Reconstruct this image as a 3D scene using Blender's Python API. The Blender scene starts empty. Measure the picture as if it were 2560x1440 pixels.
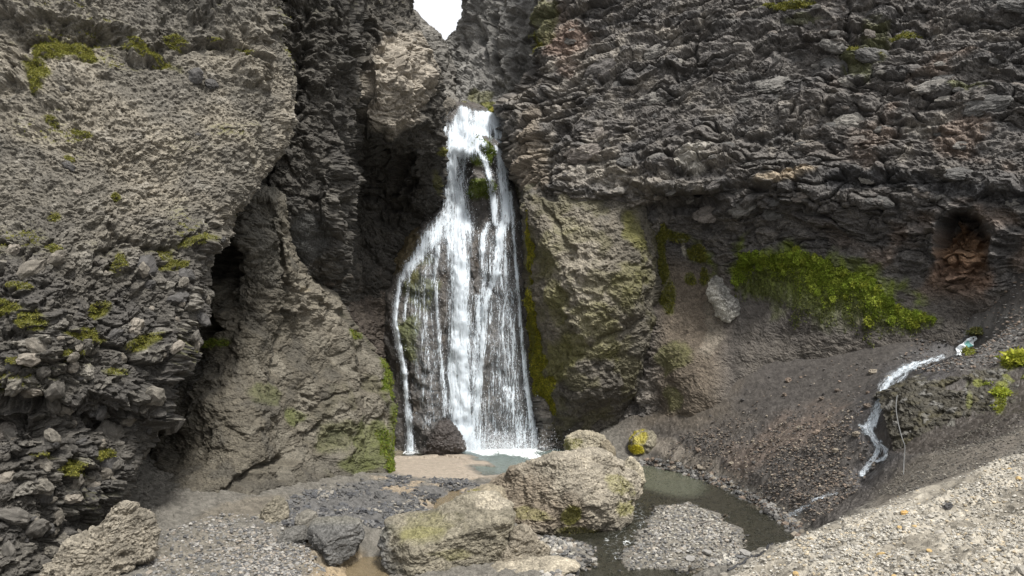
import bpy, math
import numpy as np

# ------------------------------------------------------------------ camera, sky, sun, exposure
scene = bpy.context.scene
COL = scene.collection
F, CU, HV, CAMZ = 1862.0, 1280.0, 830.0, 4.0        # focal length and horizon of the photograph (2560 px wide), eye height in metres

cam_data = bpy.data.cameras.new('camera')
cam = bpy.data.objects.new('camera', cam_data)
COL.objects.link(cam)
cam.location = (0, 0, CAMZ)
cam.rotation_euler = (math.radians(90), 0, 0)
cam_data.sensor_width = 36
cam_data.lens = 36 * F / 2560
cam_data.shift_y = (HV - 720) / 2560
cam_data.clip_end = 600
cam_data.clip_start = 0.05
scene.camera = cam

world = bpy.data.worlds.new('World')
scene.world = world
world.use_nodes = True
wn, wl = world.node_tree.nodes, world.node_tree.links
sky = wn.new('ShaderNodeTexSky')
sky.sky_type = 'NISHITA'
sky.sun_disc = False
SUN_EL, SUN_AZ = math.radians(58), math.radians(148)   # azimuth clockwise from +Y: behind the camera, to the right
sky.sun_elevation = SUN_EL
sky.sun_rotation = SUN_AZ
sky.air_density = 1.0
sky.dust_density = 4.0
hsv = wn.new('ShaderNodeHueSaturation')
hsv.inputs['Saturation'].default_value = 0.16
wl.new(sky.outputs[0], hsv.inputs['Color'])
bg = wn['Background']
bg.inputs[1].default_value = 0.07
veil = wn.new('ShaderNodeMix'); veil.data_type = 'RGBA'          # high white cloud over the whole sky
veil.inputs['Factor'].default_value = 0.5; veil.inputs['B'].default_value = (6.6, 6.7, 6.9, 1)
wl.new(hsv.outputs[0], veil.inputs['A']); wl.new(veil.outputs['Result'], bg.inputs[0])

sun_data = bpy.data.lights.new('sun', 'SUN')
sun_data.energy = 1.5
sun_data.angle = math.radians(10)
sun_data.color = (1.0, 0.97, 0.92)
sun = bpy.data.objects.new('sun', sun_data)
COL.objects.link(sun)
sun.rotation_euler = (math.radians(90) - SUN_EL, 0, math.pi - SUN_AZ)

scene.view_settings.view_transform = 'Standard'
scene.view_settings.look = 'None'
scene.view_settings.gamma = 1.0
scene.view_settings.exposure = 1.7
scene.view_settings.use_curve_mapping = False
scene.cycles.max_bounces = 6
scene.cycles.transparent_max_bounces = 12

# ------------------------------------------------------------------ numbers: noise, cells, projection
rng = np.random.default_rng(7)
f32 = np.float32
PERM = rng.permutation(4096).astype(np.int32)
GRAD = rng.normal(size=(4096, 3)).astype(f32)
GRAD /= np.linalg.norm(GRAD, axis=1, keepdims=True)
RJ = rng.random((4096, 3)).astype(f32)
RID = rng.random(4096).astype(f32)

def hsh(ix, iy, iz):
    return PERM[(PERM[(PERM[ix & 4095] + iy) & 4095] + iz) & 4095]

def gnoise(p):
    p = np.asarray(p, f32)
    i = np.floor(p).astype(np.int32)
    f = p - i
    w = f * f * f * (f * (f * 6 - 15) + 10)
    out = np.zeros(len(p), f32)
    for dx in (0, 1):
        wx = w[:, 0] if dx else 1 - w[:, 0]
        for dy in (0, 1):
            wy = w[:, 1] if dy else 1 - w[:, 1]
            for dz in (0, 1):
                wz = w[:, 2] if dz else 1 - w[:, 2]
                g = GRAD[hsh(i[:, 0] + dx, i[:, 1] + dy, i[:, 2] + dz)]
                out += wx * wy * wz * (g[:, 0] * (f[:, 0] - dx) + g[:, 1] * (f[:, 1] - dy) + g[:, 2] * (f[:, 2] - dz))
    return out * 1.6

def fbm(p, oct=4, gain=0.5, lac=2.03):
    p = np.asarray(p, f32)
    s, a = np.zeros(len(p), f32), 1.0
    for k in range(oct):
        s += a * gnoise(p + 17.3 * k)
        p = p * lac
        a *= gain
    return s

def ridged(p, oct=4, gain=0.55, lac=2.1):
    p = np.asarray(p, f32)
    s, a = np.zeros(len(p), f32), 1.0
    for k in range(oct):
        s += a * (0.5 - np.abs(gnoise(p + 31.7 * k)) * 1.6)
        p = p * lac
        a *= gain
    return s

def vfbm(p, oct=2):
    return np.stack([fbm(p + o, oct) for o in (0.0, 41.3, 83.9)], 1)

def cells(p, jit=0.9, off=False):
    """cell noise: nearest and second distance, a random number per cell"""
    p = np.asarray(p, f32)
    i = np.floor(p).astype(np.int32)
    f = p - i
    F1 = np.full(len(p), 9, f32); F2 = F1.copy(); idr = np.zeros(len(p), f32); hid = np.zeros(len(p), np.int32); ov = np.zeros((len(p), 3), f32)
    for dx in (-1, 0, 1):
        for dy in (-1, 0, 1):
            for dz in (-1, 0, 1):
                h = hsh(i[:, 0] + dx, i[:, 1] + dy, i[:, 2] + dz)
                j = RJ[h]
                ex = dx + 0.5 + (j[:, 0] - .5) * jit - f[:, 0]; ey = dy + 0.5 + (j[:, 1] - .5) * jit - f[:, 1]; ez = dz + 0.5 + (j[:, 2] - .5) * jit - f[:, 2]
                d = ex * ex + ey * ey + ez * ez
                m = d < F1
                F2 = np.where(m, F1, np.minimum(F2, d))
                hid = np.where(m, h, hid)
                if off: ov[m, 0], ov[m, 1], ov[m, 2] = ex[m], ey[m], ez[m]
                F1 = np.where(m, d, F1)
    idr = RID[hid]
    if off: return np.sqrt(F1), np.sqrt(F2), idr, (ov * GRAD[hid]).sum(1)
    return np.sqrt(F1), np.sqrt(F2), idr

def sstep(a, b, x):
    t = np.clip((x - a) / (b - a), 0, 1)
    return t * t * (3 - 2 * t)

def W(u, v, d):                       # a point of the photograph at depth d metres
    u, v, d = np.asarray(u, float), np.asarray(v, float), np.asarray(d, float)
    return np.stack([(u - CU) / F * d, d + 0 * u, CAMZ + (HV - v) / F * d], -1)

def G(u, v, z=0.0):                   # a point of the photograph on the level z
    d = (CAMZ - z) * F / (np.asarray(v, float) - HV)
    return W(u, v, d)

def UV(P):
    y = np.maximum(P[:, 1], 0.3)
    return CU + F * P[:, 0] / y, HV - F * (P[:, 2] - CAMZ) / y

def aniso(p, ang, sx, sy, sz):
    a = math.radians(ang); c, s = math.cos(a), math.sin(a)
    return np.stack([(p[:, 0] * c + p[:, 2] * s) / sx, p[:, 1] / sy, (-p[:, 0] * s + p[:, 2] * c) / sz], 1)

def ell(u, v, cu, cv, ru, rv, rot=0):
    a = math.radians(rot); c, s = math.cos(a), math.sin(a)
    x, y = u - cu, v - cv
    return np.sqrt(((x * c + y * s) / ru) ** 2 + ((-x * s + y * c) / rv) ** 2)

def polydist(u, v, pts):              # distance to a polyline and the parameter along it
    best = np.full(len(u), 1e9); par = np.zeros(len(u))
    for k in range(len(pts) - 1):
        (x0, y0), (x1, y1) = pts[k][:2], pts[k + 1][:2]
        dx, dy = x1 - x0, y1 - y0
        t = np.clip(((u - x0) * dx + (v - y0) * dy) / (dx * dx + dy * dy + 1e-9), 0, 1)
        d = np.hypot(u - x0 - t * dx, v - y0 - t * dy)
        m = d < best
        best = np.where(m, d, best); par = np.where(m, k + t, par)
    return best, par

def sdist(x, y, poly):                # signed distance to a polygon, positive inside
    pl = [tuple(p) for p in poly] + [tuple(poly[0])]
    d, _ = polydist(x, y, pl)
    ins = np.zeros(len(x), bool)
    for k in range(len(pl) - 1):
        (x0, y0), (x1, y1) = pl[k], pl[k + 1]
        c = (y0 > y) != (y1 > y)
        with np.errstate(divide='ignore', invalid='ignore'):
            xx = (x1 - x0) * (y - y0) / (y1 - y0 + 1e-12) + x0
        ins ^= c & (x < xx)
    return np.where(ins, d, -d)

# ------------------------------------------------------------------ mesh helpers
def mesh_of(name, V, faces, col=None, wet=None, smooth=False, extra=None):
    """V (n,3); faces (m,3) or (m,4) array -> mesh with per-vertex colour and wetness"""
    V = np.ascontiguousarray(V, f32); faces = np.ascontiguousarray(faces, np.int32)
    me = bpy.data.meshes.new(name)
    k = faces.shape[1]
    me.vertices.add(len(V)); me.vertices.foreach_set('co', V.ravel())
    me.loops.add(faces.size); me.loops.foreach_set('vertex_index', faces.ravel())
    me.polygons.add(len(faces)); me.polygons.foreach_set('loop_start', np.arange(0, faces.size, k, dtype=np.int32))
    me.update(calc_edges=True)
    me.polygons.foreach_set('use_smooth', np.full(len(faces), bool(smooth)))
    if col is not None:
        c = np.ones((len(V), 4), f32); c[:, :3] = np.clip(col, 0, 1)
        a = me.attributes.new('Col', 'FLOAT_COLOR', 'POINT'); a.data.foreach_set('color', c.ravel())
    for nm, val in (('Wet', wet),) + tuple((extra or {}).items()):
        if val is not None:
            a = me.attributes.new(nm, 'FLOAT', 'POINT'); a.data.foreach_set('value', np.ascontiguousarray(val, f32))
    return me

def obj(name, me, mat, parent=None, label=None, cat=None, group=None, kind=None):
    o = bpy.data.objects.new(name, me)
    COL.objects.link(o)
    if me is not None and mat is not None and not me.materials:
        me.materials.append(mat)
    if parent is not None: o.parent = parent
    for k_, v_ in (('label', label), ('category', cat), ('group', group), ('kind', kind)):
        if v_: o[k_] = v_
    return o

def grid_faces(R, C):
    i = np.arange(R * C, dtype=np.int32).reshape(R, C)
    return np.stack([i[:-1, :-1], i[1:, :-1], i[1:, 1:], i[:-1, 1:]], -1).reshape(-1, 4)

def grid_normals(Pg):
    du = np.gradient(Pg, axis=1); dv = np.gradient(Pg, axis=0)
    n = np.cross(du, dv)
    n /= np.linalg.norm(n, axis=-1, keepdims=True) + 1e-9
    return -n                                        # facing the viewer for rows top to bottom, columns left to right

def cr(A, t):
    """Catmull-Rom through A[k] (k along axis 0) at parameters t"""
    A = np.asarray(A, float); n = len(A)
    k = np.clip(np.floor(t).astype(int), 0, n - 2); f = (t - k).reshape((-1,) + (1,) * (A.ndim - 1))
    p0, p1, p2, p3 = A[np.clip(k - 1, 0, n - 1)], A[k], A[k + 1], A[np.clip(k + 2, 0, n - 1)]
    return 0.5 * (2 * p1 + (p2 - p0) * f + (2 * p0 - 5 * p1 + 4 * p2 - p3) * f ** 2 + (3 * p1 - p0 - 3 * p2 + p3) * f ** 3)

def params(ctrl_uv, axis, sp, dep=None):
    """parameters along one axis so that samples lie about sp photo pixels apart in view, coarser outside"""
    A = np.moveaxis(ctrl_uv, axis, 0)
    ts = []
    for k in range(len(A) - 1):
        a, b = A[k], A[k + 1]
        L = np.hypot(*(b - a).T)
        if dep is not None: L = np.minimum(np.hypot(L, .4 * F * (dep[k + 1] - dep[k]) / dep[k]), 3 * L + 60)
        m = (a + b) / 2
        off = (m[:, 0] < -160) | (m[:, 0] > 2720) | (m[:, 1] < -200) | (m[:, 1] > 1620)
        Lq = np.max(np.where(off, L * 0.12, L))
        n = max(2, int(Lq / sp))
        ts.append(k + np.arange(n) / n)
    ts.append([len(A) - 1.0])
    return np.concatenate(ts)

def loft(rows, sp=2.7):
    A = np.array(rows, float)                        # (R,C,3) of u,v,depth
    Wc = W(A[..., 0], A[..., 1], A[..., 2])
    tr, tc = params(A[..., :2], 0, sp, A[..., 2]), params(A[..., :2], 1, sp)
    Pg = cr(Wc, tr)
    Pg = np.swapaxes(cr(np.swapaxes(Pg, 0, 1), tc), 0, 1)
    return Pg

def lumps(p, size, ang, amp, jump=0.8, warp=0.0, wscale=1.0):
    q = p + warp * vfbm(p * wscale) if warp else p
    F1, F2, idr, tl = cells(aniso(q, ang, *size), off=True)
    e = np.minimum((F2 - F1) * 4.5, 1)
    h = amp * ((0.6 * (1 - np.minimum(F1, 1.1) ** 2) + .85 * tl) * e ** 0.5 + jump * (idr - .5) * e)   # tilted broken faces
    return h, idr, F2 - F1

def pits(p, s=1.0):
    a, b = gnoise(p * (5.5 / s)), gnoise(p * (12.0 / s) + 5)
    return -s * (.046 * sstep(.15, .6, a) + .024 * sstep(.1, .55, b)) + .010 * s * ridged(p * (15 / s), 2)

def push(Pg, N, h):
    N = N * np.array([1, 1, .25])                    # mostly level: the rock juts out, it does not hang in tatters
    N = N / (np.linalg.norm(N, axis=-1, keepdims=True) + .25)
    return Pg + 1.2 * N * h.reshape(Pg.shape[:2])[..., None]

def dents(u, v, items):
    h = np.zeros(len(u))
    q = np.stack([u / 55, v / 55, 0 * u], 1)
    a, b, c = fbm(q, 4, .6), fbm(q + 37, 4, .6), fbm(q * 2.3 + 11, 3)
    for (cu, cv, ru, rv, rot, amt) in items:
        k = min(34, .55 * min(ru, rv))
        h += amt * (1 + .35 * c) * sstep(1.15, 0.6, ell(u + k * a, v + k * b, cu, cv, ru, rv, rot))
    return h

def grooves(u, v, items):
    h = np.zeros(len(u))
    q = np.stack([u / 40, v / 40, 0 * u], 1)
    u, v = u + 14 * fbm(q, 3), v + 14 * fbm(q + 19, 3)
    for (pts, w, amt) in items:
        d, _ = polydist(u, v, pts)
        h -= amt * np.exp(-(d / w) ** 2)
    return h

def blend(col, c, m):
    return col * (1 - m[:, None]) + np.asarray(c, float) * m[:, None]

def spots(u, v, nz, items):
    """mask of patches with ragged edges; nz is a noise of about -1..1"""
    m = np.zeros(len(u))
    for (cu, cv, ru, rv, rot, s) in items:
        m = np.maximum(m, s * sstep(1.15, 0.7, ell(u, v, cu, cv, ru, rv, rot) + 0.45 * nz))
    return m

# ------------------------------------------------------------------ materials
def new_mat(name):
    m = bpy.data.materials.new(name); m.use_nodes = True
    nt = m.node_tree
    return m, nt.nodes, nt.links, nt.nodes['Principled BSDF']

def rock_material(name, scale=22.0, bump=0.5, contrast=0.45, rough=0.92, spec=0.25):
    m, n, l, b = new_mat(name)
    at = n.new('ShaderNodeAttribute'); at.attribute_name = 'Col'
    wt = n.new('ShaderNodeAttribute'); wt.attribute_name = 'Wet'
    tc = n.new('ShaderNodeTexCoord')
    nz = n.new('ShaderNodeTexNoise'); nz.inputs['Scale'].default_value = scale; nz.inputs['Detail'].default_value = 6; nz.inputs['Roughness'].default_value = 0.72
    l.new(tc.outputs['Object'], nz.inputs['Vector'])
    mr = n.new('ShaderNodeMapRange'); mr.inputs['From Min'].default_value = 0.28; mr.inputs['From Max'].default_value = 0.72
    mr.inputs['To Min'].default_value = 1 - contrast; mr.inputs['To Max'].default_value = 1 + contrast
    l.new(nz.outputs[0], mr.inputs['Value'])
    mx = n.new('ShaderNodeVectorMath'); mx.operation = 'SCALE'
    l.new(at.outputs['Color'], mx.inputs[0]); l.new(mr.outputs[0], mx.inputs['Scale'])
    l.new(mx.outputs[0], b.inputs['Base Color'])
    rr = n.new('ShaderNodeMapRange'); rr.inputs['To Min'].default_value = rough; rr.inputs['To Max'].default_value = 0.28
    l.new(wt.outputs['Fac'], rr.inputs['Value']); l.new(rr.outputs[0], b.inputs['Roughness'])
    b.inputs['Specular IOR Level'].default_value = spec
    bp = n.new('ShaderNodeBump'); bp.inputs['Strength'].default_value = bump; bp.inputs['Distance'].default_value = 0.03
    l.new(nz.outputs[0], bp.inputs['Height']); l.new(bp.outputs[0], b.inputs['Normal'])
    return m

ROCK = rock_material('rough_lava_rock', 26, 0.9, 0.68)
TUFF = rock_material('tuff_rock', 24, 0.9, 0.62)
EARTH = rock_material('earth_and_grit', 30, 0.6, 0.40)
STONE = rock_material('loose_stone', 26, 0.4, 0.30)

def leaf_material(name):
    m, n, l, b = new_mat(name)
    at = n.new('ShaderNodeAttribute'); at.attribute_name = 'Col'
    l.new(at.outputs['Color'], b.inputs['Base Color'])
    b.inputs['Roughness'].default_value = 0.7
    b.inputs['Specular IOR Level'].default_value = 0.2
    tr = n.new('ShaderNodeBsdfTranslucent'); l.new(at.outputs['Color'], tr.inputs['Color'])
    mx = n.new('ShaderNodeMixShader'); mx.inputs[0].default_value = 0.35
    out = n['Material Output']
    l.new(b.outputs[0], mx.inputs[1]); l.new(tr.outputs[0], mx.inputs[2]); l.new(mx.outputs[0], out.inputs['Surface'])
    return m
MOSS = leaf_material('moss_leaves')

def plain(name, c, rough=0.6, spec=0.4):
    m, n, l, b = new_mat(name)
    nz = n.new('ShaderNodeTexNoise'); nz.inputs['Scale'].default_value = 30; nz.inputs['Detail'].default_value = 4
    mx = n.new('ShaderNodeMix'); mx.data_type = 'RGBA'
    mx.inputs['A'].default_value = (*[x * .8 for x in c], 1); mx.inputs['B'].default_value = (*[min(1, x * 1.2) for x in c], 1)
    l.new(nz.outputs[0], mx.inputs['Factor']); l.new(mx.outputs['Result'], b.inputs['Base Color'])
    b.inputs['Roughness'].default_value = rough; b.inputs['Specular IOR Level'].default_value = spec
    return m

def white_water(name):
    """falling water: opaque white threads over clear gaps, by the Dens attribute and stretched noise"""
    m, n, l, b = new_mat(name)
    at = n.new('ShaderNodeAttribute'); at.attribute_name = 'Dens'
    fl = n.new('ShaderNodeAttribute'); fl.attribute_name = 'Flow'        # across, along in metres
    def noise(sx, sy, det, ro):
        mp = n.new('ShaderNodeMapping'); mp.inputs['Scale'].default_value = (sx, sy, 1)
        l.new(fl.outputs['Vector'], mp.inputs['Vector'])
        z = n.new('ShaderNodeTexNoise'); z.inputs['Scale'].default_value = 1; z.inputs['Detail'].default_value = det; z.inputs['Roughness'].default_value = ro
        z.inputs['Distortion'].default_value = 0.4
        l.new(mp.outputs[0], z.inputs['Vector'])
        return z
    n1, n2 = noise(10, 0.9, 4, 0.6), noise(27, 7, 5, 0.72)
    ad = n.new('ShaderNodeMath'); ad.operation = 'MULTIPLY_ADD'; ad.inputs[1].default_value = 1.1
    l.new(n1.outputs[0], ad.inputs[0]); l.new(n2.outputs[0], ad.inputs[2])           # 1.1*n1 + n2, about 1.05 mean
    sb = n.new('ShaderNodeMath'); sb.operation = 'SUBTRACT'; sb.inputs[1].default_value = 1.05
    l.new(ad.outputs[0], sb.inputs[0])
    mu = n.new('ShaderNodeMath'); mu.operation = 'MULTIPLY_ADD'; mu.inputs[1].default_value = 2.6
    l.new(sb.outputs[0], mu.inputs[0]); l.new(at.outputs['Fac'], mu.inputs[2])
    al = n.new('ShaderNodeMapRange'); al.interpolation_type = 'SMOOTHSTEP'
    al.inputs['From Min'].default_value = 0.22; al.inputs['From Max'].default_value = 1.0
    l.new(mu.outputs[0], al.inputs['Value'])
    ve = n.new('ShaderNodeMath'); ve.operation = 'MULTIPLY_ADD'; ve.inputs[1].default_value = 0.30; ve.use_clamp = True
    l.new(at.outputs['Fac'], ve.inputs[0]); l.new(al.outputs[0], ve.inputs[2]); l.new(ve.outputs[0], b.inputs['Alpha'])
    b.inputs['Base Color'].default_value = (0.60, 0.66, 0.71, 1)
    b.inputs['Roughness'].default_value = 0.35
    bp = n.new('ShaderNodeBump'); bp.inputs['Strength'].default_value = 0.8; bp.inputs['Distance'].default_value = 0.05
    l.new(ad.outputs[0], bp.inputs['Height']); l.new(bp.outputs[0], b.inputs['Normal'])
    return m

FALLS = white_water('falling_water')
def thread_material():
    m, n, l, b = new_mat('water_threads')
    b.inputs['Base Color'].default_value = (0.9, 0.92, 0.95, 1)
    b.inputs['Roughness'].default_value = 0.25
    tr = n.new('ShaderNodeBsdfTranslucent'); tr.inputs['Color'].default_value = (0.9, 0.93, 0.96, 1)
    mx = n.new('ShaderNodeMixShader'); mx.inputs[0].default_value = 0.35
    l.new(b.outputs[0], mx.inputs[1]); l.new(tr.outputs[0], mx.inputs[2]); l.new(mx.outputs[0], n['Material Output'].inputs['Surface'])
    return m
THREAD = thread_material()

def stream_material():
    m, n, l, b = new_mat('shallow_water')
    cl = n.new('ShaderNodeAttribute'); cl.attribute_name = 'Col'
    fo = n.new('ShaderNodeAttribute'); fo.attribute_name = 'Foam'
    tc = n.new('ShaderNodeTexCoord')
    nz = n.new('ShaderNodeTexNoise'); nz.inputs['Scale'].default_value = 9; nz.inputs['Detail'].default_value = 6; nz.inputs['Roughness'].default_value = 0.7; nz.inputs['Distortion'].default_value = 0.8
    mp = n.new('ShaderNodeMapping'); mp.inputs['Scale'].default_value = (1.0, 0.75, 1)
    l.new(tc.outputs['Object'], mp.inputs['Vector']); l.new(mp.outputs[0], nz.inputs['Vector'])
    ad = n.new('ShaderNodeMath'); ad.operation = 'ADD'; l.new(nz.outputs[0], ad.inputs[0]); l.new(fo.outputs['Fac'], ad.inputs[1])
    mr = n.new('ShaderNodeMapRange'); mr.interpolation_type = 'SMOOTHSTEP'; mr.inputs['From Min'].default_value = 0.86; mr.inputs['From Max'].default_value = 1.05
    l.new(ad.outputs[0], mr.inputs['Value'])
    mx = n.new('ShaderNodeMix'); mx.data_type = 'RGBA'; mx.inputs['B'].default_value = (0.85, 0.88, 0.88, 1)
    l.new(mr.outputs[0], mx.inputs['Factor']); l.new(cl.outputs['Color'], mx.inputs['A']); l.new(mx.outputs['Result'], b.inputs['Base Color'])
    am = n.new('ShaderNodeMapRange'); am.inputs['To Min'].default_value = 0.62; am.inputs['To Max'].default_value = 1.0
    l.new(mr.outputs[0], am.inputs['Value']); l.new(am.outputs[0], b.inputs['Alpha'])
    rm = n.new('ShaderNodeMapRange'); rm.inputs['To Min'].default_value = 0.03; rm.inputs['To Max'].default_value = 0.6
    l.new(mr.outputs[0], rm.inputs['Value']); l.new(rm.outputs[0], b.inputs['Roughness'])
    bp = n.new('ShaderNodeBump'); bp.inputs['Strength'].default_value = 0.7; bp.inputs['Distance'].default_value = 0.05
    l.new(nz.outputs[0], bp.inputs['Height']); l.new(bp.outputs[0], b.inputs['Normal'])
    return m
STREAM = stream_material()
# ------------------------------------------------------------------ cliffs: one lofted, displaced rock mass each
TONE = {'left_cliff': (.70, .712, .725), 'middle_cliff': (.58, .585, .59), 'tuff_buttress': (.62, .625, .625), 'gorge_column': (.95, .97, 1.0), 'mossy_pillar': (.70, .70, .70), 'right_cliff': (.84, .82, .80), 'fall_face': (1.05, 1.03, 1.0), 'scree_hollow': (.8, .8, .8)}
SURF = {}                                            # name -> (points, normals, u, v, moss) for scattering later
BAKE = {}

def rock_mass(name, rows, style, paint, mat, sp=2.7, macro=0.14, mfreq=0.45):
    Pg = loft(rows, sp)
    R, C = Pg.shape[:2]
    p = Pg.reshape(-1, 3)
    u, v = UV(p)
    base = p.copy()
    Pg = Pg + (macro * vfbm(p * mfreq, 3)).reshape(R, C, 3)
    N = grid_normals(Pg)
    h, aux = style(p.astype(f32), u, v)
    Pg = push(Pg, N, h)
    N2 = grid_normals(Pg).reshape(-1, 3)
    P2 = Pg.reshape(-1, 3)
    col, wet, moss = paint(p.astype(f32), u, v, N2, aux)
    col = col * np.array(TONE.get(name, (.85, .85, .85)))
    o = obj(name, mesh_of(name, P2, grid_faces(R, C), col, wet), mat, kind='structure')
    SURF[name] = (P2, N2, u, v, moss)
    BAKE[name] = (base.reshape(R, C, 3), P2.reshape(R, C, 3))
    return o

MOSSY = (0.17, 0.165, 0.035)
def moss_on(col, m, p, tone=MOSSY):
    k = (0.75 + 0.5 * (gnoise(p * 9) * .5 + .5))[:, None]
    return col * (1 - m[:, None]) + np.asarray(tone) * k * m[:, None]

# ---- the near left cliff: breccia full of broken lava
ue_v = [(-500, 700), (-250, 690), (-40, 674), (30, 672), (75, 671), (120, 668), (160, 668), (230, 665), (350, 640), (450, 600), (560, 545), (640, 510), (720, 490), (820, 452), (900, 420),
        (985, 385), (1025, 362), (1060, 350), (1110, 325), (1150, 310), (1230, 262), (1300, 212), (1380, 172), (1470, 140), (1560, 130)]
dl_v = {-500: 15.5, -250: 13.9, -40: 13.75, 30: 13.6, 75: 13.55, 120: 13.6, 160: 13.5, 230: 13.3, 350: 12.9, 450: 12.6, 560: 12.2, 640: 11.9, 720: 11.7, 820: 11.5, 900: 11.3,
        985: 11.3, 1025: 11.65, 1060: 11.6, 1110: 11.3, 1150: 11.2, 1230: 11.0, 1300: 10.9, 1380: 10.7, 1470: 10.5, 1560: 10.3}
rows = []
for v, ue in ue_v:
    dl = dl_v[v]; de = dl + 2.0 - 0.9 * sstep(600, 1300, np.float64(v))
    tw = float(np.interp(v, [-500, 60, 150, 330, 430, 600, 900, 1100, 1500], [12, 12, 60, 75, 45, 8, 8, 8, 8]))
    rows.append([(-700, v, dl - 2.2), (-200, v, dl - .5), (ue * .2, v, dl), (ue * .5, v, dl + (de - dl) * .35), (ue * .8, v, dl + (de - dl) * .75), (ue - 28, v, de - .05), (ue, v, de + .2),
                 (ue + tw, v, de + 1.1), (ue + tw - 30, v, de + 3), (ue - 110, v, de + 6)])

def st_left(p, u, v):
    lo = sstep(480, 800, v)                          # rougher towards the foot
    h = 0.16 * fbm(p * 0.8, 3)
    a, id1, e1 = lumps(p, (.52, .46, .42), 32, 1.0, .9, .24, 1.4)
    b, id2, e2 = lumps(p + 9.1, (.25, .22, .15), 32, 1.0, .9, .10, 3)
    c, id3, e3 = lumps(p + 3.7, (.10, .1, .07), 20, 1.0, .8, .04, 6)
    n = fbm(p * 0.55 + 5, 2)
    r = 0.30 + 0.8 * sstep(-.2, .5, n)
    h += a * (0.05 * r + 0.11 * lo) + b * (0.06 * r + .11 * lo) + c * (.04 + .02 * lo)
    h += 0.05 * ridged(p * 4.0, 4) + 0.016 * gnoise(p * 34) + pits(p, .8) * (.6 + .6 * r)
    h += dents(u, v, [(40, 15, 90, 36, 8, .3), (200, 78, 105, 34, 12, -.24), (360, 100, 52, 62, 20, .28), (455, 42, 66, 48, -12, -.2), (590, 65, 100, 80, 25, .25),
                      (620, 180, 45, 60, 0, .25), (0, 180, 70, 70, 0, .3), (60, 1005, 120, 26, 4, -.5), (235, 1052, 60, 20, 8, -.35), (45, 1085, 110, 36, 0, -.4), (170, 1145, 120, 60, -18, .25),
                      (330, 1010, 60, 60, 0, .3), (530, 600, 80, 40, -20, .18), (150, 820, 120, 60, 20, .2), (390, 880, 60, 60, 0, .25), (290, 960, 80, 30, 10, .2), (60, 880, 90, 40, 0, .15)])
    h += grooves(u, v, [([(60, 105), (170, 108), (300, 95), (330, 150), (390, 168), (470, 120), (560, 115), (650, 150)], 9, .16), ([(250, 640), (330, 610), (430, 640), (520, 560)], 8, .18),
                        ([(0, 620), (60, 650), (130, 610)], 8, .16), ([(270, 540), (290, 600), (280, 680)], 7, .16), ([(130, 1130), (60, 1190), (0, 1210)], 8, .2), ([(330, 900), (270, 860), (250, 830)], 7, .2)])
    return h, (id1, id2, id3, lo, n)

LEFT_MOSS = [(150, 125, 95, 30, 12, 1), (100, 195, 32, 45, 0, .9), (385, 150, 70, 14, 28, 1), (350, 118, 40, 10, 45, 1), (437, 98, 32, 24, 10, 1), (525, 108, 22, 14, 25, .9), (605, 128, 34, 9, 30, .8), (245, 90, 30, 8, 10, .7),
             (5, 205, 20, 25, 0, .7), (205, 325, 38, 12, 15, .8), (122, 300, 22, 12, 20, .7), (172, 395, 16, 10, 30, .6), (288, 498, 12, 12, 0, .9), (303, 665, 18, 26, 0, .7), (480, 612, 48, 14, -20, .7), (440, 668, 30, 10, -15, .8),
             (30, 770, 45, 18, 0, .9), (95, 800, 30, 24, 20, .8), (255, 775, 32, 20, -20, .8), (210, 840, 60, 16, 10, .7), (160, 880, 46, 14, 0, .6), (350, 855, 34, 14, -20, .8), (140, 625, 24, 10, 10, .6), (60, 720, 30, 10, 0, .5),
             (165, 1180, 32, 30, 20, .9), (90, 1150, 26, 12, 0, .5), (240, 1130, 30, 12, -20, .7), (420, 640, 20, 16, 0, .5), (130, 540, 20, 10, 0, .5), (60, 905, 30, 12, 0, .5), (300, 920, 28, 10, 0, .5)]
def pt_left(p, u, v, N, aux):
    id1, id2, id3, lo, n = aux
    nz = fbm(p * 2.2 + 3, 4)
    c = np.tile(np.array([.285, .25, .195]), (len(p), 1))
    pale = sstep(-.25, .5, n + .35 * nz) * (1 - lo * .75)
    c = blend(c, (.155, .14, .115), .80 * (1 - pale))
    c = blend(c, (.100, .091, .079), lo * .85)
    c = blend(c, (.085, .078, .07), sstep(.25, .75, id1) * (.25 + .45 * lo))
    c = blend(c, (.34, .31, .26), sstep(.84, .98, id2) * .5)
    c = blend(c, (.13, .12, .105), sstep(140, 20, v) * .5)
    c *= (0.78 + .44 * id3)[:, None]
    m = spots(u, v, nz, LEFT_MOSS) * sstep(-.35, .15, N[:, 2] + .3)
    m = np.maximum(m, .5 * sstep(.55, .9, N[:, 2] + .25 * nz) * sstep(.1, .5, fbm(p * .7 + 20, 2)))
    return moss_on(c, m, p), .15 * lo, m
rock_mass('left_cliff', rows, st_left, pt_left, ROCK, macro=.12)

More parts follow.
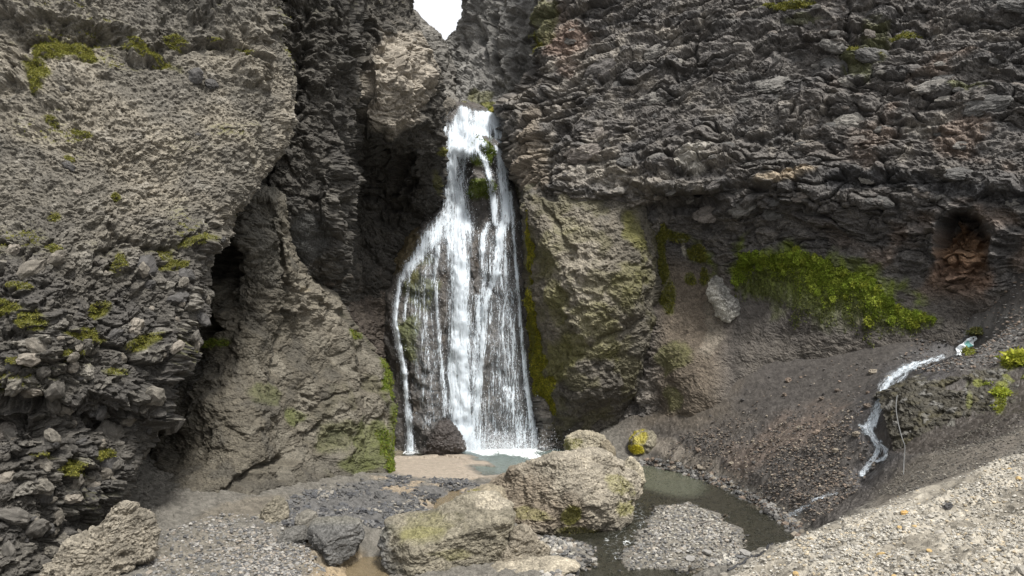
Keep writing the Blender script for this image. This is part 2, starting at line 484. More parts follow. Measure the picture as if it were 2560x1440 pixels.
# ---- the dark lumpy wall behind it, with the cave beside the fall
mr_ = {-450: [(560, 20.5), (680, 19.8), (790, 20), (860, 20.4), (905, 22), (960, 23), (1000, 25), (1015, 26), (1000, 30)],
       -200: [(560, 19.5), (680, 18.7), (790, 18.9), (862, 19.3), (900, 20.7), (960, 22), (1000, 24), (1018, 25), (1000, 29)],
       0: [(560, 19.5), (680, 18.8), (790, 19), (872, 19.6), (905, 21), (960, 22.3), (1005, 24), (1022, 25), (1010, 29)],
       90: [(560, 19.6), (680, 18.9), (790, 19.2), (868, 19.8), (900, 21.4), (960, 22), (1022, 23), (1046, 24), (1030, 29)],
       200: [(560, 19.6), (680, 18.9), (790, 19.2), (860, 20), (900, 21.6), (970, 22), (1060, 23), (1088, 24), (1075, 29)],
       320: [(560, 19.5), (680, 18.9), (790, 19.2), (848, 20.2), (885, 22.4), (970, 22.7), (1060, 23.4), (1096, 24.3), (1085, 29)],
       400: [(560, 19.5), (680, 18.9), (790, 19.3), (848, 20.2), (880, 24), (970, 24.4), (1060, 24.2), (1100, 25), (1090, 29)],
       500: [(560, 19.5), (680, 19), (790, 19.5), (868, 20.4), (878, 25.2), (970, 26), (1050, 26), (1095, 26.6), (1090, 29)],
       580: [(560, 20), (690, 19.4), (790, 19.7), (860, 20.5), (874, 25.6), (970, 26.4), (1040, 27), (1085, 27.4), (1090, 29)],
       650: [(580, 20.4), (705, 20), (790, 20.1), (848, 20.8), (868, 25.2), (960, 26.4), (1035, 27.2), (1080, 27.6), (1090, 29)],
       700: [(600, 21.2), (720, 20.7), (790, 20.8), (836, 21.5), (862, 25), (960, 26.3), (1030, 27.2), (1080, 27.6), (1090, 29)],
       780: [(600, 23.5), (720, 23.2), (790, 23.2), (840, 23.6), (866, 25.4), (960, 26.6), (1030, 27.4), (1080, 28), (1090, 29)]}
rows = [[(a, v, d) for a, d in mr_[v]] for v in mr_]
def st_mid(p, u, v):
    a, id1, e1 = lumps(p, (.60, .55, .42), -35, 1.0, .7, .25, 1.2)
    b, id2, e2 = lumps(p + 4.4, (.26, .24, .17), -30, 1.0, .8, .1, 3)
    c, id3, e3 = lumps(p + 8.4, (.11, .11, .09), 0, 1.0, .8, .04, 6)
    plate = sstep(1.1, .8, ell(u, v, 775, 590, 55, 70, 20))
    k = 1 - .8 * plate
    h = .18 * fbm(p * .9, 3) + (a * .22 + b * .10) * k + c * .04 * k + .05 * ridged(p * 3.5, 4) * k + .014 * gnoise(p * 30) + .9 * pits(p, .9) * k
    h += grooves(u, v, [([(690, -40), (678, 120), (700, 300), (660, 480)], 12, .4), ([(770, 30), (760, 200), (720, 380)], 10, .25), ([(905, 60), (900, 200), (890, 300)], 10, .35)])
    h += dents(u, v, [(985, 230, 80, 110, 20, .35), (800, 120, 60, 110, 10, .35), (830, 480, 40, 110, 0, .3), (960, 450, 80, 70, 0, -.6), (1000, 540, 60, 40, 0, -.3)])
    return h, (id1, id2, id3, plate)
def pt_mid(p, u, v, N, aux):
    id1, id2, id3, plate = aux
    nz = fbm(p * 2 + 6, 4)
    c = np.tile(np.array([.115, .105, .090]), (len(p), 1))
    c = blend(c, (.19, .175, .15), sstep(.1, .6, nz) * .5)
    c = blend(c, (.07, .066, .06), sstep(.5, .9, id1) * .5)
    c = blend(c, (.46, .405, .33), sstep(1.25, .7, ell(u, v, 985, 200, 85, 120, 25) + .4 * nz))
    c = blend(c, (.105, .105, .10), plate * .7)
    c = blend(c, (.13, .10, .075), sstep(.2, .7, nz) * sstep(620, 700, v) * .6)
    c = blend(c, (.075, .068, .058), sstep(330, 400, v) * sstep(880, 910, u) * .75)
    c *= (.75 + .5 * id3)[:, None]
    m = .4 * sstep(.5, .9, N[:, 2] + .2 * nz) * sstep(60, -20, v) + spots(u, v, nz, [(1092, 378, 12, 12, 0, .9), (1090, 455, 8, 26, 0, .5)])
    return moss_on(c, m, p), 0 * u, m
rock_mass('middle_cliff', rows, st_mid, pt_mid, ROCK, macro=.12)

# ---- tuff buttress left of the fall
br_ = {455: [(380, 20), (500, 20.3), (600, 20), (680, 19.9), (706, 20.2), (712, 21), (705, 22.6), (690, 24)],
       485: [(380, 18), (500, 18.3), (600, 18.3), (680, 18.3), (708, 18.6), (718, 19.5), (710, 22), (690, 24)],
       520: [(380, 17.4), (500, 18), (600, 18.1), (680, 18.2), (712, 18.4), (722, 19.2), (715, 22), (700, 24)],
       600: [(380, 17), (500, 17.6), (600, 17.9), (690, 18.3), (715, 18.5), (727, 19.4), (720, 22), (700, 24)],
       680: [(380, 16.7), (500, 17.3), (600, 17.9), (700, 18.5), (730, 18.8), (765, 19.9), (770, 22.4), (760, 24.5)],
       740: [(380, 16.4), (500, 17.1), (600, 17.8), (700, 18.7), (760, 19.4), (825, 20.7), (835, 22.6), (820, 24.7)],
       800: [(380, 16.2), (500, 17), (600, 17.8), (700, 18.8), (780, 19.8), (868, 21.2), (880, 23), (860, 25)],
       880: [(380, 15.9), (500, 16.7), (600, 17.6), (720, 18.9), (850, 20.5), (950, 22), (962, 23.5), (940, 25)],
       930: [(380, 15.6), (500, 16.4), (600, 17.4), (750, 19), (900, 20.9), (990, 22.2), (1000, 23.5), (980, 25)],
       1050: [(340, 14.6), (450, 15.4), (600, 16.8), (760, 18.7), (900, 20.4), (996, 21.7), (1004, 23), (985, 25)],
       1150: [(320, 13.8), (450, 14.8), (600, 16.2), (760, 18.2), (900, 20), (988, 21.2), (998, 22.6), (985, 25)],
       1230: [(300, 13.2), (450, 14.2), (600, 15.6), (760, 17.5), (900, 19.4), (975, 20.7), (985, 22), (980, 25)],
       1330: [(300, 12.8), (450, 13.8), (600, 15.1), (760, 17), (880, 18.5), (960, 20), (970, 22), (970, 25)],
       1420: [(300, 12.6), (450, 13.6), (600, 14.9), (760, 16.8), (880, 18.2), (960, 19.8), (970, 22), (970, 25)]}
for v in br_:                                         # the slot behind the left cliff, and the edge beside the thin stream
    k_ = float(np.interp(v, [440, 560, 1150, 1280], [.6, 1, 1, .25]))
    q_ = br_[v]
    q_[0] = (q_[0][0], q_[0][1] + 5.0 * k_); q_[1] = (q_[1][0], q_[1][1] + 2.0 * k_)
    sh = float(np.interp(v, [850, 900, 1130, 1230], [6, 34, 26, 8]))
    for j_ in (5, 6, 7): q_[j_] = (q_[j_][0] - sh, q_[j_][1])
rows = [[(a, v, d) for a, d in br_[v]] for v in br_]
def st_tuff(p, u, v):
    a, id1, e1 = lumps(p, (1.1, 1.0, .55), 30, 1.0, .8, .3, .9)
    b, id2, e2 = lumps(p + 2.2, (.3, .3, .2), 30, 1.0, .7, .15, 2.5)
    c, id3, e3 = lumps(p + 6, (.11, .11, .08), 30, 1.0, .8, .05, 6)
    up = sstep(800, 640, v)
    h = .2 * fbm(p * .8 + 3, 3) + a * .08 + b * (.03 + .06 * up) + c * .022 + .055 * ridged(p * 2.2, 5) + .014 * gnoise(p * 28) + .5 * pits(p, .9)
    h += grooves(u, v, [([(560, 1230), (640, 1175), (720, 1140), (690, 1190)], 10, .35), ([(745, 1070), (770, 1095), (800, 1060)], 6, .2), ([(700, 560), (705, 750), (690, 900), (680, 1000)], 7, .28),
                        ([(760, 980), (800, 1005), (850, 980)], 6, .12), ([(470, 1300), (560, 1240)], 7, .2), ([(740, 715), (790, 770), (850, 800), (905, 830)], 6, .15), ([(730, 790), (745, 740), (735, 690)], 5, .12)])
    h += dents(u, v, [(532, 828, 24, 34, 0, -1.3), (600, 760, 60, 60, 0, -.15), (640, 560, 50, 90, 5, .2), (560, 640, 40, 90, 10, -.4), (770, 760, 40, 60, -35, .12), (860, 1000, 90, 90, 0, .18), (620, 1000, 80, 80, 0, .1), (800, 1180, 100, 60, 0, .1)])
    return h, (id1, id2, id3, up)
def pt_tuff(p, u, v, N, aux):
    id1, id2, id3, up = aux
    nz = fbm(p * 1.6 + 9, 4)
    c = np.tile(np.array([.165, .145, .112]), (len(p), 1))
    c = blend(c, (.25, .225, .18), sstep(0, .6, nz + .25 * sstep(640, 760, u) - .2) * .8)
    c = blend(c, (.10, .092, .078), sstep(.0, .6, -nz) * .6)
    c = blend(c, (.30, .265, .21), sstep(1.2, .6, ell(u, v, 790, 780, 60, 100, -35) + .3 * nz) * .7)
    c = blend(c, (.11, .105, .092), up * sstep(720, 690, u) * .55)
    c = blend(c, (.42, .36, .26), sstep(1.1, .8, ell(u, v, 750, 718, 16, 10, 0)))
    c = blend(c, (.08, .074, .064), sstep(1240, 1330, v + .3 * u - 120 + 30 * nz) * .5)
    c *= (.8 + .4 * id3)[:, None]
    m = spots(u, v, nz, [(972, 958, 26, 52, -10, .95), (982, 1045, 10, 40, 0, .7), (950, 908, 20, 14, 30, .6), (870, 840, 22, 16, 0, .7), (960, 1120, 30, 50, 0, .6), (930, 1105, 70, 60, 20, .45), (745, 1040, 34, 24, 0, .5), (960, 1165, 24, 18, 0, .8),
                            (540, 865, 40, 16, 0, .6), (660, 980, 50, 24, 0, .3), (840, 1090, 50, 50, 0, .25), (900, 1150, 60, 34, 0, .45)])
    g = sstep(700, 950, u) * .3 * sstep(0, .4, fbm(p * 1.1 + 40, 3))
    c = blend(c, (.13, .125, .05), g)
    return moss_on(c, m, p, (.15, .18, .03)), .1 + 0 * u, m
rock_mass('tuff_buttress', rows, st_tuff, pt_tuff, TUFF, macro=.12)

# ---- dark scree hollow between buttress and fall
rows = [[(760, 540, 27.5), (880, 540, 27.6), (1000, 540, 27.8), (1110, 540, 28.4)], [(760, 640, 26.3), (880, 640, 26.6), (1000, 640, 26.9), (1110, 640, 27.6)], [(760, 760, 24.8), (880, 760, 25.4), (990, 760, 26.6), (1110, 760, 28)],
        [(760, 880, 23.6), (880, 880, 24.5), (990, 880, 26.5), (1110, 880, 28)], [(760, 1010, 23), (880, 1010, 24.2), (990, 1010, 26.4), (1110, 1010, 28)]]
def st_scree(p, u, v):
    b, id2, e2 = lumps(p + 2.2, (.26, .26, .16), -35, 1.0, .9, .1, 2.5)
    c, id3, e3 = lumps(p + 6, (.12, .12, .08), -35, 1.0, .9, .04, 6)
    return .2 * fbm(p * .9, 3) + b * .07 + c * .05 + .03 * ridged(p * 5, 3), (id2, id3)
def pt_scree(p, u, v, N, aux):
    nz = fbm(p * 1.5, 3)
    c = np.tile(np.array([.085, .070, .058]), (len(p), 1))
    c = blend(c, (.16, .135, .11), sstep(.1, .6, nz) * .6)
    c *= (.65 + .7 * aux[1])[:, None]
    return c, .2 + 0 * u, 0 * u
rock_mass('scree_hollow', rows, st_scree, pt_scree, ROCK, macro=.1)

# ---- the wet rock face under the fall
FALL_ROWS = [[(1085, 260, 31), (1120, 260, 30.8), (1160, 259, 30.4), (1210, 266, 30.4), (1260, 269, 30.4), (1320, 260, 31)],
             [(1085, 268, 29.4), (1115, 268, 28.7), (1160, 266, 28.3), (1210, 274, 28.3), (1262, 276, 28.5), (1318, 268, 29.5)],
             [(1085, 290, 28.8), (1113, 290, 28), (1160, 290, 27.7), (1210, 292, 27.7), (1264, 292, 27.9), (1320, 290, 29)],
             [(1083, 330, 28.5), (1108, 330, 27.6), (1158, 330, 27.4), (1212, 330, 27.4), (1268, 330, 27.6), (1320, 330, 28.8)],
             [(1080, 366, 28), (1100, 366, 27.3), (1150, 366, 27.1), (1205, 366, 27), (1270, 366, 27.3), (1322, 366, 28.6)],
             [(1080, 378, 27.5), (1098, 378, 26.8), (1150, 378, 26.5), (1200, 378, 26.4), (1272, 378, 27.0), (1324, 378, 28.5)],
             [(1070, 490, 27.6), (1095, 490, 27), (1140, 490, 26.7), (1200, 490, 26.2), (1280, 490, 26.8), (1328, 490, 27.8)],
             [(1036, 535, 27.6), (1085, 535, 26.8), (1140, 535, 26.4), (1200, 535, 26.4), (1285, 535, 26.5), (1332, 535, 27.4)],
             [(990, 590, 27.6), (1050, 590, 26.4), (1130, 590, 25.9), (1200, 590, 26), (1285, 590, 26.2), (1338, 590, 27)],
             [(955, 660, 27.6), (1003, 660, 26.2), (1100, 660, 25.6), (1200, 660, 25.7), (1290, 660, 26), (1342, 660, 26.8)],
             [(940, 780, 27.4), (978, 780, 26), (1090, 780, 25.4), (1200, 780, 25.5), (1300, 780, 25.8), (1350, 780, 26.6)],
             [(945, 950, 27), (988, 950, 25.8), (1090, 950, 25.3), (1200, 950, 25.4), (1312, 950, 25.7), (1358, 950, 26.5)],
             [(952, 1130, 26.5), (998, 1130, 25.5), (1090, 1130, 25.1), (1200, 1130, 25.3), (1325, 1130, 25.6), (1370, 1130, 26.4)],
             [(952, 1230, 26.4), (998, 1230, 25.4), (1090, 1230, 25.0), (1200, 1230, 25.2), (1325, 1230, 25.5), (1370, 1230, 26.3)]]
def st_fall(p, u, v):
    a, id1, e1 = lumps(p, (.5, .5, 1.0), 0, 1.0, .7, .2, 1)
    b, id2, e2 = lumps(p + 3, (.16, .16, .24), 0, 1.0, .7, .06, 4)
    h = .12 * fbm(p * .9, 3) + a * .09 + b * .03 + .03 * ridged(p * np.array([5, 5, 2.5], f32), 4) + .008 * gnoise(p * 30)
    h += dents(u, v, [(1198, 425, 32, 70, 0, .6), (1198, 470, 26, 26, 0, .2), (1225, 370, 14, 30, -20, .3), (1225, 680, 16, 40, 0, .22), (1050, 700, 30, 40, 0, .2), (1040, 860, 34, 110, 0, .15), (1185, 640, 10, 60, 0, .15), (1060, 1010, 30, 100, 0, .25)])
    return h, (id1, id2)
def pt_fall(p, u, v, N, aux):
    nz = fbm(p * 1.8, 4)
    c = np.tile(np.array([.075, .070, .066]), (len(p), 1))
    c = blend(c, (.13, .12, .11), sstep(.1, .6, nz) * .5)
    c = blend(c, (.10, .08, .06), sstep(.2, .7, -nz) * .4)
    c *= (.75 + .5 * aux[1])[:, None]
    m = spots(u, v, nz, [(1198, 395, 26, 26, 0, 1), (1200, 480, 30, 20, 0, .8), (1215, 355, 14, 14, 0, .7), (1240, 272, 22, 10, 0, 1), (1050, 720, 40, 50, 0, .35), (1030, 840, 30, 60, 0, .38), (1055, 650, 34, 20, 0, .35), (1270, 380, 12, 16, 0, .9), (1268, 325, 8, 14, 0, .9)])
    c = blend(c, (.105, .085, .05), sstep(1.1, .7, ell(u, v, 1005, 620, 70, 90, -40) + .3 * nz))
    return moss_on(c, m, p, (.11, .14, .02)), .75 + 0 * u, m * .8
rock_mass('fall_face', FALL_ROWS, st_fall, pt_fall, ROCK, macro=.08)

# ---- the gorge above the fall, two far shoulders against the sky
rows = [[(a, v, d) for a, d in r] for v, r in {-260: [(860, 31), (950, 31), (985, 32), (975, 37)], -60: [(860, 31), (955, 31), (998, 32), (985, 37)], 0: [(860, 31), (970, 31), (1014, 32), (1002, 37)], 50: [(870, 31), (995, 31), (1048, 32), (1038, 37)],
        108: [(880, 31), (1030, 31), (1108, 32.4), (1100, 37)], 190: [(900, 31), (1065, 31), (1130, 32), (1125, 37)], 262: [(900, 30), (1080, 30), (1140, 31), (1140, 36)], 340: [(900, 29.4), (1070, 29.4), (1116, 30), (1130, 36)], 450: [(900, 29), (1060, 29), (1110, 30), (1120, 36)]}.items()]
def st_gorge(p, u, v):
    a, id1, e1 = lumps(p, (.8, .7, 1.0), 10, 1.0, .7, .3, .8)
    b, id2, e2 = lumps(p + 3, (.3, .3, .3), 0, 1.0, .8, .1, 2)
    return .25 * fbm(p * .6, 3) + a * .16 + b * .10 + .09 * ridged(p * 2, 4) + pits(p, 1.2), (id1, id2)
def pt_gorge(p, u, v, N, aux):
    nz = fbm(p * 1.2 + 2, 4)
    c = np.tile(np.array([.175, .165, .148]), (len(p), 1))
    c = blend(c, (.25, .235, .21), sstep(.0, .6, nz) * .6)
    c = blend(c, (.09, .084, .076), sstep(.1, .6, -nz) * .6)
    c *= (.75 + .5 * aux[1])[:, None]
    m = spots(u, v, nz, [(1235, 265, 30, 10, 0, .8), (1210, 240, 30, 16, 0, .35), (1165, 262, 10, 8, 0, .6)])
    return moss_on(c, m, p), 0 * u, m
rock_mass('gorge_shoulder', rows, st_gorge, pt_gorge, ROCK, macro=.15)
rows = [[(a, v, d) for a, d in r] for v, r in {-260: [(1200, 38), (1168, 33.5), (1230, 32), (1330, 31), (1460, 30.5)], -60: [(1190, 38), (1160, 33.5), (1235, 32), (1330, 30.7), (1450, 30)], 0: [(1195, 38), (1166, 33.3), (1230, 32), (1330, 30.5), (1450, 30)], 60: [(1190, 38), (1161, 33.3), (1230, 32), (1330, 30.5), (1450, 30)],
        112: [(1170, 38), (1136, 34), (1210, 32), (1330, 30.5), (1450, 30)], 190: [(1160, 37), (1128, 33), (1210, 31.4), (1330, 30), (1450, 29.5)], 250: [(1170, 36), (1146, 32), (1210, 30.8), (1330, 29.6), (1450, 29)], 310: [(1170, 34), (1150, 31.2), (1210, 30), (1330, 29.2), (1450, 29)], 420: [(1170, 34), (1150, 31), (1210, 29.8), (1330, 29), (1450, 29)]}.items()]
def st_gorge2(p, u, v):
    h, aux = st_gorge(p, u, v)
    return h + grooves(u, v, [([(1255, -40), (1240, 90), (1265, 200)], 9, .5), ([(1200, 60), (1215, 160)], 8, .25)]) + dents(u, v, [(1285, 120, 34, 140, 0, .5)]), aux
rock_mass('gorge_column', rows, st_gorge2, pt_gorge, ROCK, macro=.15)

# ---- the right cliff: stacked lava lobes above, hollow below
ru = [1420, 1560, 1750, 1950, 2150, 2350, 2560, 2900, 3400]
rb = [24.2, 23.5, 22.7, 21.8, 20.7, 19.6, 18.4, 16.4, 14]
edge = {-500: 1352, -250: 1350, -60: 1347, 60: 1343, 150: 1338, 210: 1322, 260: 1268, 300: 1270, 360: 1282, 420: 1300, 470: 1312, 500: 1314, 530: 1316, 600: 1318, 640: 1318, 700: 1320, 800: 1326, 900: 1335, 1000: 1342, 1150: 1350}
lean = {-500: 4.6, -250: 3.3, -60: 2.3, 60: 1.8, 150: 1.45, 210: 1.2, 260: .95, 300: .75, 360: .5, 420: .22, 470: 0, 500: .25, 530: 1.0, 600: 1.7, 640: 1.8, 700: 1.75, 800: 1.3, 900: .55, 1000: .0, 1150: -.5}
rows = []
for v in edge:
    e, o_ = edge[v], lean[v]
    r = [(e + 12, v, 31), (e - 3, v, 27.4 + .5 * o_), (e + 6, v, 25.6 + o_)]
    for k, (u_, b_) in enumerate(zip(ru, rb)):
        oo = o_
        if v > 480:
            oo *= [1, 1, 1, .5, .32, .22, .2, .2, .2][k]
            if u_ >= 1950 and u_ < 2300 and v > 610: oo *= .8
            if k < 2 and v > 800: oo = 1.9
        r.append((u_, v, b_ + oo))
    rows.append(r)
def st_right(p, u, v):
    vb = np.interp(u, [1300, 1560, 1750, 1900, 2000, 2150, 2560], [430, 470, 500, 590, 620, 640, 650])
    up = sstep(70, -40, v - vb + 30 * gnoise(p * .8))
    tilt = np.where(u < 1950, 12.0, -14.0)
    w = p + .30 * vfbm(p * 1.0, 2)
    q = np.where((u < 1950)[:, None], aniso(w, 14, 1.35, .8, .34), aniso(w, -14, 1.35, .8, .34))
    F1, F2, id1 = cells(q, .95)
    e1 = F2 - F1
    L = 1.1 * (1 - np.minimum(F1, 1.1) ** 2) * np.minimum(e1 * 5, 1) ** .5 + .8 * (id1 - .5) * np.minimum(e1 * 5, 1) - .35 * np.exp(-(e1 / .07) ** 2)
    G1, G2, gid = cells(np.where((u < 1950)[:, None], aniso(w + 7, 10, 2.3, 1.4, .62), aniso(w + 7, -12, 2.3, 1.4, .62)), .95)
    vary = sstep(-.25, .3, fbm(p * .45 + 60, 3))
    strata = ridged(np.where((u < 1950)[:, None], aniso(w, 12, 3.6, 2.0, .62), aniso(w, -14, 3.6, 2.0, .62)), 3)
    L = L * (.35 + .65 * vary) + .9 * (1 - .5 * vary) * ((gid - .5) * 1.2 + .5 * (1 - np.minimum(G1, 1) ** 2)) * np.minimum((G2 - G1) * 6, 1) + .85 * strata
    b, id2, e2 = lumps(p + 7, (.42, .36, .17), 6, 1.0, .9, .14, 2)
    c, id3, e3 = lumps(p + 2, (.14, .13, .075), 6, 1.0, .9, .05, 5)
    low = 1 - up
    soft = sstep(-20, 70, v - np.interp(u, [1600, 1750, 1850, 2350, 2560], [610, 650, 650, 690, 740])) * sstep(1600, 1680, u)        # washed slope under the hollow
    h = .22 * fbm(p * .55, 3) + L * (.24 * up + .10 * low) * (1 - .9 * soft) + b * (.085 + .01 * low) * (1 - .85 * soft) + c * .05 * (1 - .6 * soft) + .05 * ridged(p * 4, 4) * (1 - .5 * soft) + .014 * gnoise(p * 30) + .8 * pits(p, .9) * (1 - .7 * soft)
    h += grooves(u, v, [([(1345, -60), (1335, 70), (1340, 190)], 9, .6), ([(1560, 475), (1640, 490), (1750, 500), (1880, 470)], 16, .45), ([(1600, 410), (1680, 395), (1560, 420)], 7, .2), ([(1500, 395), (1640, 400), (1740, 385)], 8, .2),
                        ([(2080, 470), (2200, 455), (2330, 470), (2450, 495), (2600, 510)], 15, .22), ([(1840, 350), (1950, 330), (2080, 350)], 8, .25), ([(1700, 200), (1800, 190), (1900, 170)], 8, .25), ([(2010, 110), (2150, 95), (2300, 130)], 9, .3),
                        ([(2120, 20), (2130, 90), (2100, 200)], 10, .25), ([(2300, 90), (2400, 60), (2560, 50)], 10, .3), ([(1880, 470), (2000, 510), (2080, 530)], 10, .25)])
    h += dents(u, v, [(1740, 395, 130, 46, -6, .35), (1640, 470, 150, 22, -4, .25), (1960, 440, 100, 20, -6, .3), (2050, 250, 90, 40, 10, .25), (2090, 110, 90, 26, -8, .25), (2240, 330, 60, 25, 0, -.25), (2230, 255, 50, 18, 0, -.35),
                      (1700, 510, 110, 26, -4, -.5), (2300, 70, 80, 40, 0, -.25), (2400, 300, 120, 60, 10, .2), (2250, 410, 130, 45, 5, .25)])
    cq = np.stack([u / 45, v / 45, 0 * u], 1)
    cave = sstep(1.03, .985, ell(u, v, 2410, 640, 70, 100) + .10 * fbm(cq, 4)) * sstep(770, 690, v + 20 * gnoise(cq))
    h -= cave * (.12 + 1.2 * sstep(655, 585, v) + .25 * sstep(720, 640, v))
    h += .3 * sstep(1.6, 1.2, ell(u, v, 2412, 605, 66, 80)) * (1 - sstep(1.12, .93, ell(u, v, 2412, 615, 66, 78))) * sstep(700, 600, v)
    h += cave * (.35 * b + .06 * ridged(p * 2.5, 3))
    return h, (id1, id2, id3, up, soft, cave)
RIGHT_MOSS = [(1375, 60, 24, 70, 8, .45), (1350, 110, 14, 30, 0, .5), (1960, 25, 80, 10, -8, .7), (2010, 55, 60, 12, -10, .3), (2190, 110, 40, 60, 10, .4), (2150, 170, 50, 40, 0, .45), (2260, 90, 40, 8, -10, .6), (2170, 140, 50, 10, 5, .6), (2420, 235, 50, 10, 0, .4),
              (1660, 640, 12, 110, 0, .8), (1640, 600, 30, 14, 0, .6), (1700, 590, 60, 16, 10, .6), (1745, 640, 24, 30, 30, .7), (1760, 690, 14, 26, 0, .6), (1675, 740, 20, 46, 0, .6), (1690, 1000, 26, 36, 0, .4), (1690, 900, 40, 40, 0, .4), (1725, 700, 16, 14, 0, .6)]
def pt_right(p, u, v, N, aux):
    id1, id2, id3, up, soft, cave = aux
    nz = fbm(p * 1.6 + 4, 4); bz = fbm(p * .5 + 8, 3)
    c = np.tile(np.array([.118, .111, .104]), (len(p), 1))
    c = blend(c, (.27, .25, .22), sstep(.05, .6, nz * .6 + bz * .5 + .45 * sstep(2000, 1400, u) - .1) * .8)
    c = blend(c, (.085, .084, .084), sstep(.45, .85, id1) * .6)
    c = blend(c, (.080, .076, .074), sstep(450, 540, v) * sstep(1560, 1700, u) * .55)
    c = blend(c, (.21, .165, .135), sstep(.1, .6, fbm(p * .7 + 30, 3)) * sstep(1950, 2300, u) * .7)
    c = blend(c, (.24, .16, .12), sstep(1.2, .6, ell(u, v, 1420, 110, 50, 70, 0) + .4 * nz) * .5)
    c = blend(c, (.26, .22, .17), sstep(1.2, .6, ell(u, v, 1340, 400, 40, 120, 0) + .3 * nz) * .6)
    c = blend(c, (.36, .345, .31), sstep(1.2, .6, ell(u, v, 1740, 400, 46, 38, 0) + .5 * nz))
    c = blend(c, (.36, .30, .22), sstep(1.2, .7, ell(u, v, 1975, 440, 90, 14, -8) + .4 * nz) * .8)
    c = blend(c, (.30, .28, .24), sstep(1.2, .7, ell(u, v, 1540, 440, 90, 30, 20) + .4 * nz) * .5)
    seam, _ = polydist(u, v, [(2080, 462), (2200, 452), (2330, 468), (2450, 492), (2620, 505)])
    c = blend(c, (.055, .055, .057), sstep(24, 12, seam + 8 * nz) * .85)
    c = blend(c, (.34, .215, .13), sstep(1.25, .8, ell(u, v, 2410, 630, 62, 60, 0) + .2 * nz) * .9)
    c = blend(c, (.20, .13, .09), sstep(1.2, .6, ell(u, v, 2390, 705, 95, 60, -10) + .3 * nz) * .85)
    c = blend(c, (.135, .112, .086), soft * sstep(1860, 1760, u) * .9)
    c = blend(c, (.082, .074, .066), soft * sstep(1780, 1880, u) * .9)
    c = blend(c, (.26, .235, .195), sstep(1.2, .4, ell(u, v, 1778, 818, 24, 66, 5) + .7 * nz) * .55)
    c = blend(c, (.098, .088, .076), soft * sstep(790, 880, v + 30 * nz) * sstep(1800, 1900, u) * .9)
    c = blend(c, (.42, .40, .34), sstep(1.1, .7, ell(u, v, 1711, 620, 5, 30, 0) + .2 * nz) * .8)
    c = blend(c, (.45, .41, .30), sstep(.25, .5, gnoise(np.stack([u / 9, v / 60, 0 * u], 1))) * sstep(1.1, .8, ell(u, v, 2165, 780, 70, 34, 0)) * .8)
    c *= (.72 + .56 * id3)[:, None]
    m = spots(u, v, nz, RIGHT_MOSS)
    gm = spots(u, v, nz, [(2060, 725, 240, 88, 14, 1), (2220, 790, 110, 50, 10, .7)])
    gst = fbm(np.stack([u / 16, v / 120, 0 * u], 1), 3)
    c = blend(c, (.14, .175, .03), gm * (.55 + .4 * sstep(-.3, .3, gst)) * sstep(860, 720, v + 40 * gst - .12 * (u - 2080)))
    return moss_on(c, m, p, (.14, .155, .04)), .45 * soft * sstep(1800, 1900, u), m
rock_mass('right_cliff', rows, st_right, pt_right, ROCK, macro=.14)

# ---- bulging mossy tuff pillar right of the fall
pr_ = {360: [(1296, 29), (1310, 28), (1380, 27.4), (1470, 27), (1560, 27), (1620, 27.4), (1640, 28)],
       425: [(1298, 27.8), (1310, 26), (1380, 25.3), (1470, 24.9), (1560, 25.1), (1616, 25.6), (1636, 27)],
       490: [(1300, 27.5), (1312, 25.1), (1380, 24.3), (1470, 23.95), (1560, 24.1), (1622, 24.9), (1640, 26.8)],
       600: [(1306, 27.5), (1317, 24.9), (1400, 23.7), (1500, 23.25), (1580, 23.6), (1632, 24.6), (1650, 26.5)],
       750: [(1315, 27.5), (1327, 25.2), (1400, 23.9), (1500, 23.3), (1590, 23.5), (1628, 24.3), (1642, 26.5)],
       900: [(1322, 27.5), (1337, 25.5), (1410, 24.3), (1490, 23.7), (1570, 23.9), (1612, 24.7), (1628, 26.5)],
       1000: [(1330, 27.6), (1346, 25.8), (1410, 24.8), (1480, 24.4), (1540, 24.5), (1576, 25.1), (1592, 27)],
       1080: [(1340, 27.6), (1356, 26.1), (1410, 25.5), (1470, 25.2), (1520, 25.3), (1552, 25.9), (1572, 27)],
       1160: [(1340, 27.6), (1356, 26.1), (1410, 25.5), (1470, 25.2), (1520, 25.3), (1552, 25.9), (1572, 27)]}
rows = [[(a, v, d) for a, d in pr_[v]] for v in pr_]
def st_pil(p, u, v):
    a, id1, e1 = lumps(p, (.8, .8, .6), 20, 1.0, .7, .3, 1)
    b, id2, e2 = lumps(p + 3, (.26, .26, .2), 20, 1.0, .8, .12, 3)
    c, id3, e3 = lumps(p + 5, (.11, .11, .09), 0, 1.0, .8, .05, 6)
    h = .2 * fbm(p * .8 + 1, 3) + a * .08 + b * .05 + c * .035 + .05 * ridged(p * 2.6, 4) + .014 * gnoise(p * 30) + .9 * pits(p, .9)
    h += grooves(u, v, [([(1360, 520), (1400, 560), (1440, 640)], 8, .15), ([(1480, 860), (1540, 820), (1600, 800)], 9, .2), ([(1330, 470), (1400, 500)], 8, .2)])
    h += dents(u, v, [(1470, 740, 60, 110, 10, .25), (1570, 700, 40, 120, 10, .15), (1370, 690, 40, 120, 0, .1), (1450, 950, 70, 60, 0, .2), (1520, 1030, 60, 40, 0, -.15)])
    return h, (id1, id2, id3)
